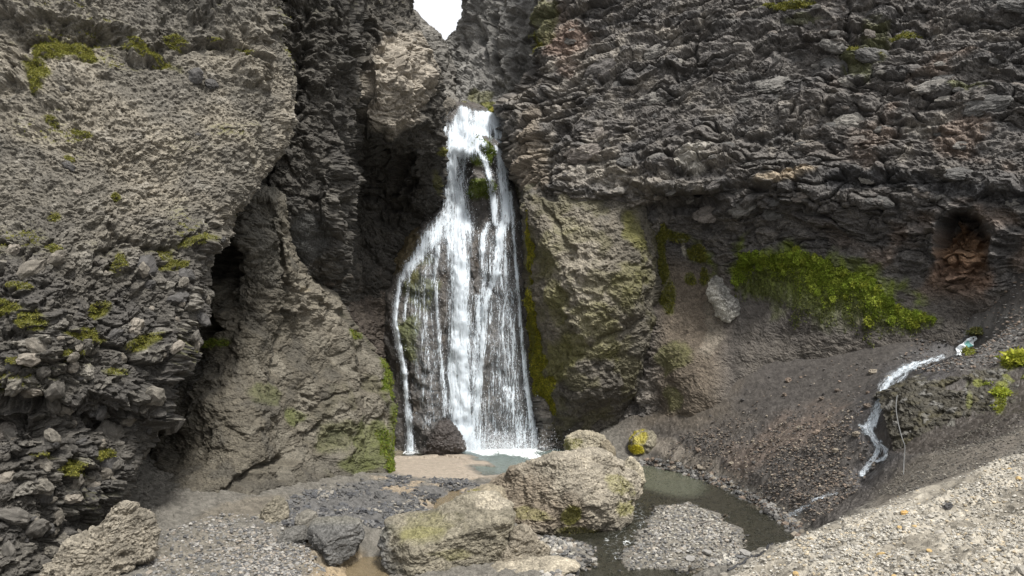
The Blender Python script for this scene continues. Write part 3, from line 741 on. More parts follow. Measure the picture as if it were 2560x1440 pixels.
def pt_pil(p, u, v, N, aux):
    id1, id2, id3 = aux
    nz = fbm(p * 1.6 + 14, 4)
    c = np.tile(np.array([.175, .155, .122]), (len(p), 1))
    c = blend(c, (.33, .295, .235), sstep(1.3, .5, ell(u, v, 1450, 690, 75, 230, -8) + .4 * nz) * .85)
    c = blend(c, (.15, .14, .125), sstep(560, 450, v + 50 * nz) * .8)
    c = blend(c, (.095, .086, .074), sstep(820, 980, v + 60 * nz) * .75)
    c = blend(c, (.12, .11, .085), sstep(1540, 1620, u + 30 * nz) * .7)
    c = blend(c, (.11, .10, .085), sstep(.2, .6, -nz) * .5)
    c *= (.75 + .5 * id3)[:, None]
    m = spots(u, v, nz, [(1325, 640, 7, 120, 0, .8), (1333, 800, 12, 110, 0, 1), (1345, 930, 22, 70, 0, 1), (1360, 1030, 26, 60, 0, 1), (1400, 900, 40, 60, 0, .5), (1370, 960, 22, 26, 0, .9), (1500, 800, 60, 60, 0, .4), (1580, 590, 22, 60, -10, .5), (1420, 560, 40, 30, 0, .25), (1370, 640, 34, 60, 0, .3),
                            (1560, 720, 40, 60, 0, .35), (1400, 740, 30, 60, 0, .4), (1510, 870, 40, 40, 0, .4), (1440, 850, 40, 40, 0, .5)])
    c = blend(c, (.135, .125, .055), .45 * sstep(-.1, .4, fbm(p * 1.3 + 50, 3)))
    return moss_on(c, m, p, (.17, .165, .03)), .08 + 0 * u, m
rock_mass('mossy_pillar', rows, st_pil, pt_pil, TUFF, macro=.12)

# ---- dripping dark outcrop beside the cascade
rows = [[(2190, 990, 17.2), (2265, 956, 16.8), (2360, 930, 16.5), (2460, 908, 16.2), (2560, 884, 16), (2720, 850, 15.6)],
        [(2202, 1002, 16.1), (2265, 968, 15.7), (2360, 943, 15.4), (2460, 923, 15.2), (2560, 903, 15.05), (2720, 866, 14.8)],
        [(2212, 1030, 15.7), (2265, 1000, 15.3), (2360, 974, 15.05), (2460, 952, 14.85), (2560, 930, 14.7), (2720, 890, 14.4)],
        [(2226, 1080, 15.2), (2270, 1064, 14.9), (2365, 1030, 14.6), (2465, 998, 14.4), (2565, 970, 14.25), (2720, 928, 14)],
        [(2240, 1135, 14.9), (2280, 1128, 14.6), (2370, 1090, 14.3), (2470, 1044, 14.1), (2570, 1008, 13.9), (2720, 962, 13.7)],
        [(2240, 1190, 14.9), (2280, 1185, 14.7), (2370, 1150, 14.4), (2470, 1100, 14.2), (2570, 1060, 14), (2720, 1010, 13.8)]]
def st_out(p, u, v):
    a, id1, _ = lumps(p, (.35, .35, .3), 20, 1.0, .8, .15, 2)
    b, id2, _ = lumps(p + 3, (.13, .13, .12), 20, 1.0, .8, .05, 5)
    return .1 * fbm(p * 1.2, 3) + a * .06 + b * .045 + .04 * ridged(p * 5, 4) + .7 * pits(p, .8) + dents(u, v, [(2390, 962, 34, 12, -10, -.35)]), (id1, id2)
def pt_out(p, u, v, N, aux):
    nz = fbm(p * 2.2, 4)
    c = np.tile(np.array([.062, .056, .042]), (len(p), 1))
    c = blend(c, (.10, .088, .045), sstep(.1, .6, nz) * .6)
    c = blend(c, (.14, .135, .125), sstep(.78, .95, aux[1]) * .7)
    c *= (.7 + .6 * aux[1])[:, None]
    m = spots(u, v, nz, [(2500, 985, 18, 34, 10, .9), (2440, 955, 16, 12, 0, .8), (2550, 930, 40, 18, -15, .6), (2420, 1000, 10, 24, 0, .5)])
    return moss_on(c, m, p, (.17, .18, .04)), .7 + 0 * u, m
rock_mass('wet_outcrop', rows, st_out, pt_out, ROCK, macro=.06)
#PART3
# ------------------------------------------------------------------ ground: gravel floor, stream bed, scree, near bank as one height field
gp = []
def gpt(u, v, d): gp.append(W(u, v, d))
def gz(u, v, z): gp.append(G(u, v, z))
for a in [(1780, 1440, 6.5), (1880, 1400, 7.0), (2000, 1345, 7.6), (2130, 1290, 8.2), (2260, 1235, 8.8), (2400, 1190, 9.4), (2560, 1135, 10.0), (2800, 1060, 11), (2560, 1440, 5.0), (2200, 1440, 5.5), (1960, 1440, 6.0), (2560, 1300, 7.0), (2350, 1320, 6.9), (2150, 1380, 6.3),
          (2150, 1262, 13.6), (2230, 1225, 13.2), (2300, 1150, 12.7), (2450, 1080, 12.6), (2560, 1010, 12.8), (2750, 930, 13), (2250, 1135, 14.2), (2400, 1062, 14.0), (2560, 1000, 13.6), (2255, 985, 15.6), (2400, 945, 15.2), (2560, 905, 15.0), (2560, 800, 17.5), (2440, 850, 19.3), (2560, 700, 18.6), (2450, 745, 19.5), (2800, 700, 16),
          (2350, 900, 18.3), (2240, 940, 17.4), (2195, 1000, 16.7), (2172, 1075, 15.9), (2200, 1130, 15.3), (2155, 1190, 15.2), (2050, 1262, 15.2), (1962, 1318, 15.1),
          (2050, 1080, 17.5), (1900, 1150, 18.7), (1950, 1000, 20.6), (1800, 1100, 21.0), (1700, 1100, 22.2), (1600, 1120, 23.4), (1850, 930, 22.6), (2100, 880, 21.3), (2300, 840, 20.2), (1700, 1000, 23.8), (1560, 1068, 24.6), (1480, 1085, 25.4), (2150, 985, 18.4), (2250, 890, 19.6)]:
    gpt(*a)
for a in [(1000, 1190, .10), (1130, 1160, .04), (1000, 1145, .03), (1280, 1160, .03), (1100, 1215, .14), (700, 1250, .5), (850, 1215, .32), (900, 1330, .26), (600, 1440, .36), (500, 1340, .5), (350, 1330, .6), (350, 1400, .5), (200, 1440, .5), (0, 1440, .35), (-150, 1440, .35), (760, 1300, .34), (760, 1400, .28), (1000, 1290, .16), (1000, 1440, .12), (1300, 1425, .15), (1400, 1400, .1), (1300, 1260, .1),
          (1500, 1140, .12), (1600, 1150, .12), (1650, 1170, .04), (1800, 1208, .06), (1890, 1250, .08), (1960, 1300, .1), (2000, 1335, .15), (1720, 1330, .09), (1380, 1110, .02), (1200, 1110, -.2), (1100, 1110, -.1), (1330, 1110, -.2)]:
    gz(*a)
gp += [np.array(a) for a in [(0, 9, .25), (0, 6, .75), (0, 3, 1.7), (0, 0.5, 2.3), (-4, 9, .6), (-4, 5, 1.2), (-5, 0.5, 2.4), (-10, 5, 1.2), (-12, 10, .9), (-14, 18, 2), (3.6, 10, .65), (2.2, 10, .3), (4.6, 11.5, .75), (2, 5, 1.75), (3, 0.5, 2.4), (8, 0.5, 3), (14, 4, 4), (14, 10, 4.3), (16, 16, 6), (-3, 27, .2), (3, 29, .3), (0, 29, -.1), (8, 27, 3), (16, 24, 7), (-12, 26, 2)]]
gp = np.array(gp)
def tps(r2):
    return np.where(r2 > 1e-9, r2 * np.log(np.maximum(r2, 1e-9)), 0)
_n = len(gp)
_K = tps(((gp[:, None, :2] - gp[None, :, :2]) ** 2).sum(-1)) + 0.02 * np.eye(_n)
_Pm = np.concatenate([np.ones((_n, 1)), gp[:, :2]], 1)
_A = np.block([[_K, _Pm], [_Pm.T, np.zeros((3, 3))]])
_w = np.linalg.solve(_A, np.concatenate([gp[:, 2], np.zeros(3)]))
def base_z(x, y):
    z = np.zeros(len(x))
    for s in range(0, len(x), 20000):
        xs = np.stack([x[s:s + 20000], y[s:s + 20000]], 1)
        z[s:s + 20000] = tps(((xs[:, None] - gp[None, :, :2]) ** 2).sum(-1)) @ _w[:_n] + _w[_n] + xs @ _w[_n + 1:]
    return z

WATER = [[(985, 1128), (1010, 1098), (1100, 1085), (1300, 1080), (1400, 1098), (1450, 1110), (1440, 1145), (1330, 1210), (1280, 1192), (1245, 1166), (1185, 1142), (1130, 1130), (1060, 1128), (1050, 1140), (990, 1141)],
         [(1540, 1162), (1620, 1163), (1700, 1180), (1800, 1215), (1880, 1255), (1950, 1300), (1990, 1340), (2040, 1400), (2000, 1500), (1500, 1500), (1440, 1440), (1480, 1372), (1400, 1352), (1330, 1340), (1450, 1250)],
         [(1180, 1166), (1225, 1168), (1285, 1176), (1260, 1186), (1215, 1190), (1195, 1180)],
         [(1075, 1268), (1095, 1244), (1140, 1228), (1180, 1238), (1160, 1275), (1110, 1290)],
         [(850, 1440), (870, 1405), (905, 1388), (960, 1392), (980, 1440), (960, 1470), (860, 1470)]]
BAR = [(1640, 1268), (1720, 1256), (1800, 1290), (1860, 1338), (1872, 1388), (1830, 1412), (1700, 1424), (1570, 1426), (1548, 1392), (1602, 1330), (1622, 1292)]
WXY = [[tuple(G(u, v)[:2]) for u, v in pl] for pl in WATER]
BXY = [tuple(G(u, v)[:2]) for u, v in BAR]
def water_dist(x, y, wob=0.0):
    best = np.full(len(x), -9.0)
    for pl in WXY:
        best = np.maximum(best, sdist(x, y, pl))
    bar = sdist(x, y, BXY)
    return np.minimum(best, -bar), bar
def ground_z(x, y):
    z = base_z(x, y)
    p = np.stack([x, y, 0 * x], 1)
    wob = .20 * fbm(p * 1.2, 4)
    wd, bar = water_dist(x, y)
    wd = wd + wob
    z = np.where(bar > -.6, np.minimum(z, .02 + .10 * sstep(-.1, .7, bar)), z)
    zo = np.maximum(z, .035)
    out = zo * sstep(-.02, .55, -wd) + .012
    return np.where(wd > 0, -.02 - .16 * sstep(0, .5, wd), np.where(wd > -.55, out, np.where(bar > 0, zo, z))), wd, bar

ys = np.concatenate([np.geomspace(1.2, 5.0, 40, endpoint=False), np.geomspace(5.0, 27.5, 620)])
tn = np.concatenate([np.linspace(-1.7, -.76, 60, endpoint=False), np.linspace(-.76, .80, 800), np.linspace(.80, 1.8, 61)[1:]])
gx = tn[None, :] * (ys[:, None] + 1.0); gy = np.repeat(ys[:, None], len(tn), 1)
x, y = gx.ravel(), gy.ravel()
z, wd, bar = ground_z(x, y)
p = np.stack([x, y, z], 1).astype(f32)
u, v = UV(p)
rc = sstep(1.2, .9, ell(u, v, 2420, 1030, 230, 75, -16))                    # dripping outcrop beside the cascade
b, gid2, ge2 = lumps(p, (.24, .24, .24), 0, 1.0, .8, .1, 3)
c3, gid3, ge3 = lumps(p + 4, (.09, .09, .09), 0, 1.0, .8, .03, 6)
dry = sstep(.0, -.25, wd)
sandflat = sstep(1.15, .9, ell(u, v, 1130, 1158, 165, 42)) * dry
band = sstep(1.1, .8, ell(u, v, 2420, 1130, 300, 62, -32)) * (1 - rc)
near = sstep(-8, 25, v - np.interp(u, [1500, 1780, 2000, 2260, 2560, 2900], [1560, 1440, 1345, 1235, 1135, 1010])) * sstep(11.5, 10.6, y) * sstep(1.0, 1.6, x)
upslope = sstep(1080, 980, v) * sstep(1540, 1640, u) * sstep(15, 17, y)
amp = (1 - .92 * sandflat) * (1 - .8 * band) * (1 - .6 * upslope) * np.where(wd > 0, .4, 1)
right0 = sstep(1500, 1640, u) * sstep(13.5, 15.5, y) * sstep(.15, .5, z)
z = z + amp * dry * (.05 * fbm(p * .9, 3) + .02 * fbm(p * 3.5, 3)) + amp * (b * .035 + c3 * .022) * (.35 + .65 * dry) - rc * .12
z += .05 * right0 * ridged(np.stack([(x + y) * 1.6, (y - x) * .35, 0 * x], 1), 3)
z += near * .06 * fbm(np.stack([x * 1.2 + y * .3, y * 3.0 - x * .8, 0 * x], 1), 3)
gully, _ = polydist(u, v, [(2440, 855), (2350, 900), (2240, 940), (2195, 1000), (2172, 1075), (2200, 1130), (2155, 1190)])
z -= .16 * np.exp(-(gully / 22) ** 2) * sstep(13, 14.5, y)
Pg = np.stack([x, y, z], 1).reshape(len(ys), len(tn), 3)
Ng = -grid_normals(Pg[::1]).reshape(-1, 3)
Ng *= np.sign(Ng[:, 2:3] + 1e-9)
nz = fbm(p * 1.3 + 2, 4)
gc = np.tile(np.array([.125, .116, .10]), (len(p), 1))
gc = blend(gc, (.095, .093, .092), sstep(1.25, .6, ell(u, v, 960, 1265, 260, 60, -6) + .4 * nz) * .8)
gc = blend(gc, (.26, .21, .15), sstep(.15, .55, nz) * sstep(1.3, .7, ell(u, v, 1080, 1225, 200, 45, 0)) * .9)
gc = blend(gc, (.26, .20, .125), sstep(1.2, .7, ell(u, v, 830, 1400, 90, 60, 15) + .3 * nz) * .9)
gc = blend(gc, (.15, .135, .11), sstep(1.2, .7, ell(u, v, 560, 1400, 280, 60, 0) + .3 * nz) * .7)
gc = blend(gc, (.13, .115, .092), sstep(1.2, .7, ell(u, v, 600, 1275, 120, 22, -14)) * .9)
right = sstep(1500, 1640, u) * sstep(11.8, 12.6, y) * sstep(.10, .3, z)
gc = blend(gc, (.070, .063, .057), right)
gc = blend(gc, (.100, .084, .066), right * sstep(1950, 1700, u + 60 * nz) * sstep(1110, 1030, v + 20 * nz) * .9)
gc = blend(gc, (.058, .052, .047), right * sstep(1800, 1950, u + 60 * nz) * sstep(1090, 1000, v + 20 * nz) * .9)
gc = blend(gc, (.125, .098, .08), right * sstep(1.2, .5, ell(u, v, 1950, 1100, 170, 50, -28) + .4 * nz) * .8)
gc = blend(gc, (.20, .175, .145), right * sstep(1.2, .7, ell(u, v, 1720, 1150, 160, 26, 25) + .3 * nz) * .8)
gc = blend(gc, (.055, .052, .052), right * sstep(60, 25, gully + 20 * nz) * .8)
gc = blend(gc, (.115, .10, .082), band * .85)
gc = blend(gc, (.095, .09, .084), right * sstep(1.1, .8, ell(u, v, 2480, 840, 130, 60, -30)) * .7)
gc = blend(gc, (.06, .052, .045), rc * .85)
gc = blend(gc, (.31, .282, .232), near)
streak = fbm(np.stack([x * .9 + y * .25, y * 3.2 - x * 1.2, 0 * x], 1), 4)
gc = blend(gc, (.145, .13, .105), near * sstep(.0, .5, streak) * .85)
gc = blend(gc, (.35, .325, .275), near * sstep(.1, .6, -streak) * .6)
gc = blend(gc, (.30, .255, .205), sandflat)
gc = blend(gc, (.15, .138, .115), sstep(-.05, .15, bar) * .8)
gc = blend(gc, (.15, .125, .085), np.where(wd > 0, .75, 0))
gc = blend(gc, (.06, .055, .045), np.where((wd > 0) & (u > 1400) & (v > 1200), .7, 0))
gc *= (.72 + .56 * gid3 * (1 - .5 * sandflat) + .14 * sandflat)[:, None]
gmoss = np.maximum(0, spots(u, v, nz, [(2540, 905, 40, 18, -20, .9), (2500, 985, 16, 34, 10, .8), (2430, 960, 20, 20, 0, .4), (2425, 870, 20, 14, 0, .5), (2410, 760, 50, 20, -30, .35), (2500, 720, 30, 12, -20, .5)]))
gc = moss_on(gc, gmoss, p, (.15, .16, .04))
gwet = np.clip(.6 * sstep(.0, .12, wd + .12) + .85 * rc + .8 * sstep(50, 20, gully) * (y > 13) + .2 * right, 0, .95)
P2 = Pg.reshape(-1, 3)
obj('ground', mesh_of('ground', P2, grid_faces(len(ys), len(tn))[:, ::-1], gc, gwet), EARTH, kind='structure')
SURF['ground'] = (P2, Ng, *UV(P2), gmoss)
GXY = (ys, tn, Pg[..., 2])
def gheight(x, y):
    """height of the finished ground under plan points"""
    x, y = np.atleast_1d(np.asarray(x, float)), np.atleast_1d(np.asarray(y, float))
    r = np.clip(np.interp(y, ys, np.arange(len(ys))), 0, len(ys) - 1.001); cc = np.clip(np.interp(x / (y + 1.0), tn, np.arange(len(tn))), 0, len(tn) - 1.001)
    i, j = r.astype(int), cc.astype(int); fr, fc = r - i, cc - j
    Z = Pg[..., 2]
    return Z[i, j] * (1 - fr) * (1 - fc) + Z[i + 1, j] * fr * (1 - fc) + Z[i, j + 1] * (1 - fr) * fc + Z[i + 1, j + 1] * fr * fc

# ---- still and running water on one level
wx = np.linspace(-3.6, 7.2, 300); wy = np.linspace(10.6, 28.2, 420)
X, Y = np.meshgrid(wx, wy)
x, y = X.ravel(), Y.ravel()
p = np.stack([x, y, 0 * x], 1).astype(f32)
wdw, barw = water_dist(x, y)
u, v = UV(p)
run = sstep(1.15, .5, ell(u, v, 1560, 1330, 70, 130, 25)) + .7 * sstep(1.15, .6, ell(u, v, 1850, 1275, 90, 40, 30))
plunge = np.maximum(sstep(1.15, .3, ell(u, v, 1262, 1112, 150, 40, 8)), .8 * sstep(1.15, .4, ell(u, v, 1310, 1136, 80, 16, 12)))
zz = .012 * fbm(p * 3, 3) * (.4 + run) + .07 * np.abs(fbm(p * 4 + 7, 4)) * plunge + .02 * fbm(p * 7, 2) * run
wc = np.tile(np.array([.036, .036, .026]), (len(p), 1))
wc = blend(wc, (.20, .26, .24), sstep(1.3, .7, ell(u, v, 1300, 1130, 190, 60)))
wc = blend(wc, (.13, .14, .10), sstep(1.2, .7, ell(u, v, 1660, 1195, 110, 40, 15)))
wc = blend(wc, (.24, .185, .11), sstep(1.2, .8, ell(u, v, 910, 1420, 120, 60)) + sstep(1.2, .8, ell(u, v, 1120, 1255, 80, 40)))
foam = .72 * plunge + .38 * run + .5 * sstep(1.2, .5, ell(u, v, 1025, 1130, 36, 10)) - .05
foam += .45 * sstep(1.2, .6, ell(u, v, 1180, 1118, 60, 16, 20)) + .4 * sstep(1.2, .5, ell(u, v, 1345, 1100, 60, 12)) * 0.6
P2 = np.stack([x, y, zz], 1)
fa = grid_faces(len(wy), len(wx))
keep = (np.maximum(wdw, -.3)[fa].max(1) > -.28) | False
obj('water', mesh_of('water', P2, fa[keep][:, ::-1], wc, None, True, {'Foam': foam}), STREAM, kind='structure')

# ------------------------------------------------------------------ falling water
D0, D1 = BAKE['fall_face']
P2 = D1.reshape(-1, 3); uu, vv = UV(P2)
DB = np.full((480, 240), np.nan)                     # nearest rock depth, cells of 2 photo pixels, u 900..1380, v 240..1200
ii = ((vv - 240) / 2).astype(int); jj = ((uu - 900) / 2).astype(int)
ok = (ii >= 0) & (ii < 480) & (jj >= 0) & (jj < 240)
tmp = np.full(480 * 240, 99.0)
np.minimum.at(tmp, (ii * 240 + jj)[ok], P2[ok, 1])
DB = tmp.reshape(480, 240)
for _ in range(12):
    m = DB > 90
    if not m.any(): break
    pad = np.pad(np.where(m, np.nan, DB), 1, constant_values=np.nan)
    st = np.stack([pad[a:a + 480, b:b + 240] for a in (0, 1, 2) for b in (0, 1, 2)])
    with np.errstate(all='ignore'):
        import warnings; warnings.simplefilter('ignore')
        mean = np.nanmean(st, 0)
    DB = np.where(m & ~np.isnan(mean), mean, DB)
DB = np.where(DB > 90, 27.0, DB)
for _ in range(10):
    pad = np.pad(DB, 1, mode='edge')
    avg = sum(pad[a:a + 480, b:b + 240] for a in (0, 1, 2) for b in (0, 1, 2)) / 9
    DB = np.minimum(avg, DB * .5 + avg * .5)
def rock_d(u, v):
    i = np.clip((v - 240) / 2, 0, 478.9); j = np.clip((u - 900) / 2, 0, 238.9)
    a, b = i.astype(int), j.astype(int); fi, fj = i - a, j - b
    return DB[a, b] * (1 - fi) * (1 - fj) + DB[a + 1, b] * fi * (1 - fj) + DB[a, b + 1] * (1 - fi) * fj + DB[a + 1, b + 1] * fi * fj

# streams: (points (u, v, half width), density of the sheet, number of threads)
FLOWS = [
    ([(1160, 270, 22), (1160, 300, 44), (1152, 335, 52), (1150, 372, 50)], .98, 260),
    ([(1210, 280, 54), (1206, 310, 54), (1188, 345, 46), (1165, 375, 32)], .96, 210),
    ([(1240, 282, 24), (1248, 330, 22), (1254, 400, 19), (1262, 480, 20), (1264, 550, 22)], .86, 260),
    ([(1112, 318, 6), (1108, 345, 6), (1112, 370, 8)], .7, 24),
    ([(1137, 372, 37), (1136, 420, 37), (1138, 480, 41), (1142, 540, 46), (1138, 580, 60)], .76, 420),
    ([(1195, 375, 8), (1215, 410, 11), (1228, 450, 12), (1236, 520, 15), (1240, 560, 12)], .74, 150),
    ([(1222, 560, 10), (1208, 590, 12), (1206, 640, 12), (1210, 700, 12), (1206, 740, 12)], .60, 80),
    ([(1262, 545, 22), (1250, 590, 18), (1244, 640, 18), (1240, 690, 15), (1222, 728, 12), (1214, 760, 14), (1208, 840, 14), (1200, 930, 14), (1192, 1020, 16), (1180, 1090, 18)], .76, 260),
    ([(1275, 480, 8), (1282, 540, 7), (1288, 640, 6), (1298, 760, 7), (1308, 880, 8), (1322, 1000, 11), (1334, 1080, 14), (1338, 1116, 18)], .70, 200),
    ([(1150, 560, 46), (1146, 620, 40), (1150, 700, 34), (1152, 800, 38), (1150, 900, 44), (1148, 1000, 44), (1158, 1060, 42), (1180, 1126, 44)], .92, 620),
    ([(1192, 740, 8), (1196, 820, 14), (1186, 900, 18), (1186, 1000, 22), (1200, 1122, 26)], .54, 130),
    ([(1250, 600, 20), (1262, 680, 28), (1264, 760, 36), (1266, 860, 42), (1274, 960, 50), (1284, 1050, 52), (1288, 1126, 54)], .40, 340),
    ([(1216, 1000, 14), (1222, 1060, 18), (1226, 1124, 20)], .30, 30),
    ([(1112, 545, 26), (1082, 590, 32), (1050, 635, 26), (1022, 668, 17), (1001, 700, 11)], .68, 190),
    ([(1022, 660, 12), (1000, 705, 9), (990, 760, 8), (986, 810, 9), (996, 860, 10), (1008, 920, 10), (1017, 1000, 10), (1023, 1070, 11), (1027, 1134, 15)], .82, 320),
    ([(1050, 640, 8), (1022, 690, 6), (1018, 740, 5), (1010, 800, 5)], .42, 34),
    ([(1078, 640, 12), (1058, 700, 6), (1062, 780, 5), (1068, 860, 5), (1075, 930, 5)], .40, 40),
    ([(1094, 620, 12), (1088, 690, 7), (1092, 760, 7), (1098, 850, 7), (1106, 950, 8), (1112, 1040, 9)], .56, 90),
    ([(1075, 930, 6), (1072, 1000, 8), (1074, 1060, 10)], .22, 12),
    ([(1092, 600, 40), (1066, 700, 44), (1062, 840, 46), (1076, 1040, 46)], .17, 30),
    ([(1232, 600, 40), (1240, 760, 60), (1246, 950, 70), (1250, 1120, 74)], .22, 60),
    ([(1302, 560, 12), (1312, 640, 10), (1318, 720, 8)], .16, 24),
]
HWK = .84
def paint_dens(u, v):
    dens = np.zeros(len(u))
    for pts, dn, _ in FLOWS:
        d, par = polydist(u, v, pts)
        hw = np.interp(par, np.arange(len(pts)), [q[2] for q in pts])
        dens = np.maximum(dens, 1.08 * dn * sstep(1.2, .25, d / (hw * HWK)))
    lip = np.interp(u, [1130, 1142, 1150, 1165, 1180, 1215, 1245, 1266], [300, 276, 264, 266, 275, 277, 281, 288]) + 2.5 * gnoise(np.stack([u / 7, 0 * u, 0 * u], 1))
    return dens * sstep(-3, 5, v - lip)
su = np.arange(968, 1362, 2.4); sv = np.arange(258, 1134, 2.4)
U, V_ = np.meshgrid(su, sv); u, v = U.ravel(), V_.ravel()
dens = paint_dens(u, v)
dd = rock_d(u, v) - .13 - .10 * fbm(np.stack([u / 30, v / 70, 0 * u], 1), 3) - .12 * dens
P2 = W(u, v, dd)
fa = grid_faces(len(sv), len(su))
fa = fa[dens[fa].max(1) > .03]
used = np.unique(fa); rm = np.zeros(len(P2), np.int32); rm[used] = np.arange(len(used))
me = mesh_of('waterfall', P2[used], rm[fa], None, None, True, {'Dens': dens[used]})
fl = me.attributes.new('Flow', 'FLOAT_VECTOR', 'POINT')
warp = fbm(np.stack([u / 60, v / 90, 0 * u], 1), 3) * 6
arc = np.abs(u - 1160) * 0
fl.data.foreach_set('vector', np.stack([(u + warp) * .0139, -(v) * .0139, 0 * u], 1)[used].astype(f32).ravel())
falls = obj('waterfall', me, FALLS, kind='structure', label='tall white waterfall plunging down the cleft between the dark cliffs', cat=None)

def tubes(paths, radii, sides=3):
    """paths (n,k,3), radii (n,k) -> one mesh of thin tapered threads"""
    n, k, _ = paths.shape
    T = np.gradient(paths, axis=1); T /= np.linalg.norm(T, axis=-1, keepdims=True) + 1e-9
    A = np.cross(T, np.array([.31, .9, .2])); A /= np.linalg.norm(A, axis=-1, keepdims=True) + 1e-9
    B = np.cross(T, A)
    ang = np.arange(sides) * 2 * np.pi / sides
    V = paths[:, :, None] + radii[:, :, None, None] * (A[:, :, None] * np.cos(ang)[:, None] + B[:, :, None] * np.sin(ang)[:, None])
    idx = np.arange(n * k * sides).reshape(n, k, sides)
    nx = np.roll(idx, -1, axis=2)
    fa = np.stack([idx[:, :-1], nx[:, :-1], nx[:, 1:], idx[:, 1:]], -1).reshape(-1, 4)
    return V.reshape(-1, 3), fa

def threads_for(flows, depth, seed, per=1.0, kk=8, lift=(.03, .34), wide=(.0015, .006), length=(.015, .17), spread=1.0):
    r = np.random.default_rng(seed)
    allp, allr = [], []
    for pts, dn, cnt in flows:
        pts = np.array(pts, float); n = max(4, int(cnt * per)); L = len(pts) - 1
        t0 = r.random(n) * L; ln = (length[0] + (length[1] - length[0]) * r.random(n) ** 2) * 1.0
        plen = np.hypot(*(pts[1:, :2] - pts[:-1, :2]).T).sum()
        dt = ln * L * (400 / plen)
        t = np.clip(t0[:, None] + dt[:, None] * np.linspace(0, 1, kk), 0, L - 1e-6)
        q = cr(pts, t.ravel()).reshape(n, kk, 3)
        s = np.clip(r.normal(0, .5, n), -1.3, 1.3) * spread
        uu = q[..., 0] + s[:, None] * q[..., 2] * .8 + gnoise(np.stack([q[..., 1].ravel() / 25, np.repeat(s * 9, kk), np.zeros(n * kk)], 1)).reshape(n, kk) * 3
        vv = q[..., 1] + s[:, None] * 2
        d = depth(uu.ravel(), vv.ravel()).reshape(n, kk) - (lift[0] + (lift[1] - lift[0]) * r.random(n))[:, None]
        allp.append(W(uu, vv, d))
        w = (wide[0] + (wide[1] - wide[0]) * r.random(n) ** 2.5)[:, None]
        allr.append(w * np.sin(np.linspace(.12, np.pi - .12, kk))[None] ** .7)
    return np.concatenate(allp), np.concatenate(allr)
pp, rr_ = threads_for(FLOWS, rock_d, 5, .6, 7)
Vt, Ft = tubes(pp, rr_)
obj('water_strands', mesh_of('water_strands', Vt, Ft, None, None, True), THREAD, falls, kind='stuff')

# drops thrown off the fall, one mesh
r = np.random.default_rng(11)
octa = np.array([(1, 0, 0), (-1, 0, 0), (0, 1, 0), (0, -1, 0), (0, 0, 1), (0, 0, -1)], float)
octf = np.array([(0, 2, 4), (2, 1, 4), (1, 3, 4), (3, 0, 4), (2, 0, 5), (1, 2, 5), (3, 1, 5), (0, 3, 5)])
dr = []
for pts, dn, cnt in FLOWS:
    n = int(cnt * 8); pts = np.array(pts, float); L = len(pts) - 1
    q = cr(pts, r.random(n) * L)
    s = r.normal(0, .55, n)
    uu, vv = q[:, 0] + s * q[:, 2] + r.normal(0, 1.5, n), q[:, 1] + r.normal(0, 8, n)
    dr.append(W(uu, vv, rock_d(uu, vv) - .1 - .5 * r.random(n) ** 2))
n = 9000
uu, vv = 1250 + r.normal(0, 62, n), 1126 - np.abs(r.normal(0, 24, n))
dr.append(W(uu, vv, 25.0 - .9 * r.random(n)))
dr = np.concatenate(dr); dr = dr[dr[:, 2] > .02]
sz = (.0025 + .010 * r.random(len(dr)) ** 5)
Vd = dr[:, None] + octa[None] * sz[:, None, None] * np.array([1, 1, 1.7])
Fd = (octf[None] + 6 * np.arange(len(dr))[:, None, None]).reshape(-1, 3)
obj('water_drops', mesh_of('water_drops', Vd.reshape(-1, 3), Fd, None, None, True), THREAD, falls, kind='stuff')

# ---- side cascade running down the scree on the right
CASC = [([(2360, 893, 5), (2310, 912, 9), (2262, 926, 12), (2228, 948, 13), (2210, 975, 15), (2205, 1005, 13), (2190, 1035, 11), (2180, 1062, 14), (2168, 1078, 14)], .78, 330),
        ([(2272, 930, 6), (2250, 955, 8), (2232, 985, 8), (2215, 1015, 8)], .5, 90),
        ([(2168, 1070, 12), (2180, 1095, 9), (2196, 1120, 9), (2190, 1145, 8), (2172, 1168, 9), (2155, 1190, 9)], .62, 170),
        ([(2196, 1110, 6), (2214, 1130, 6), (2212, 1148, 6), (2190, 1160, 4)], .5, 60),
        ([(2150, 1068, 5), (2166, 1076, 8)], .5, 20),
        ([(2092, 1238, 4), (2060, 1246, 4), (2032, 1256, 3)], .35, 22), ([(2030, 1268, 6), (2000, 1280, 7), (1975, 1290, 6)], .35, 26)]
GP, GN, gu, gv, _ = SURF['ground']
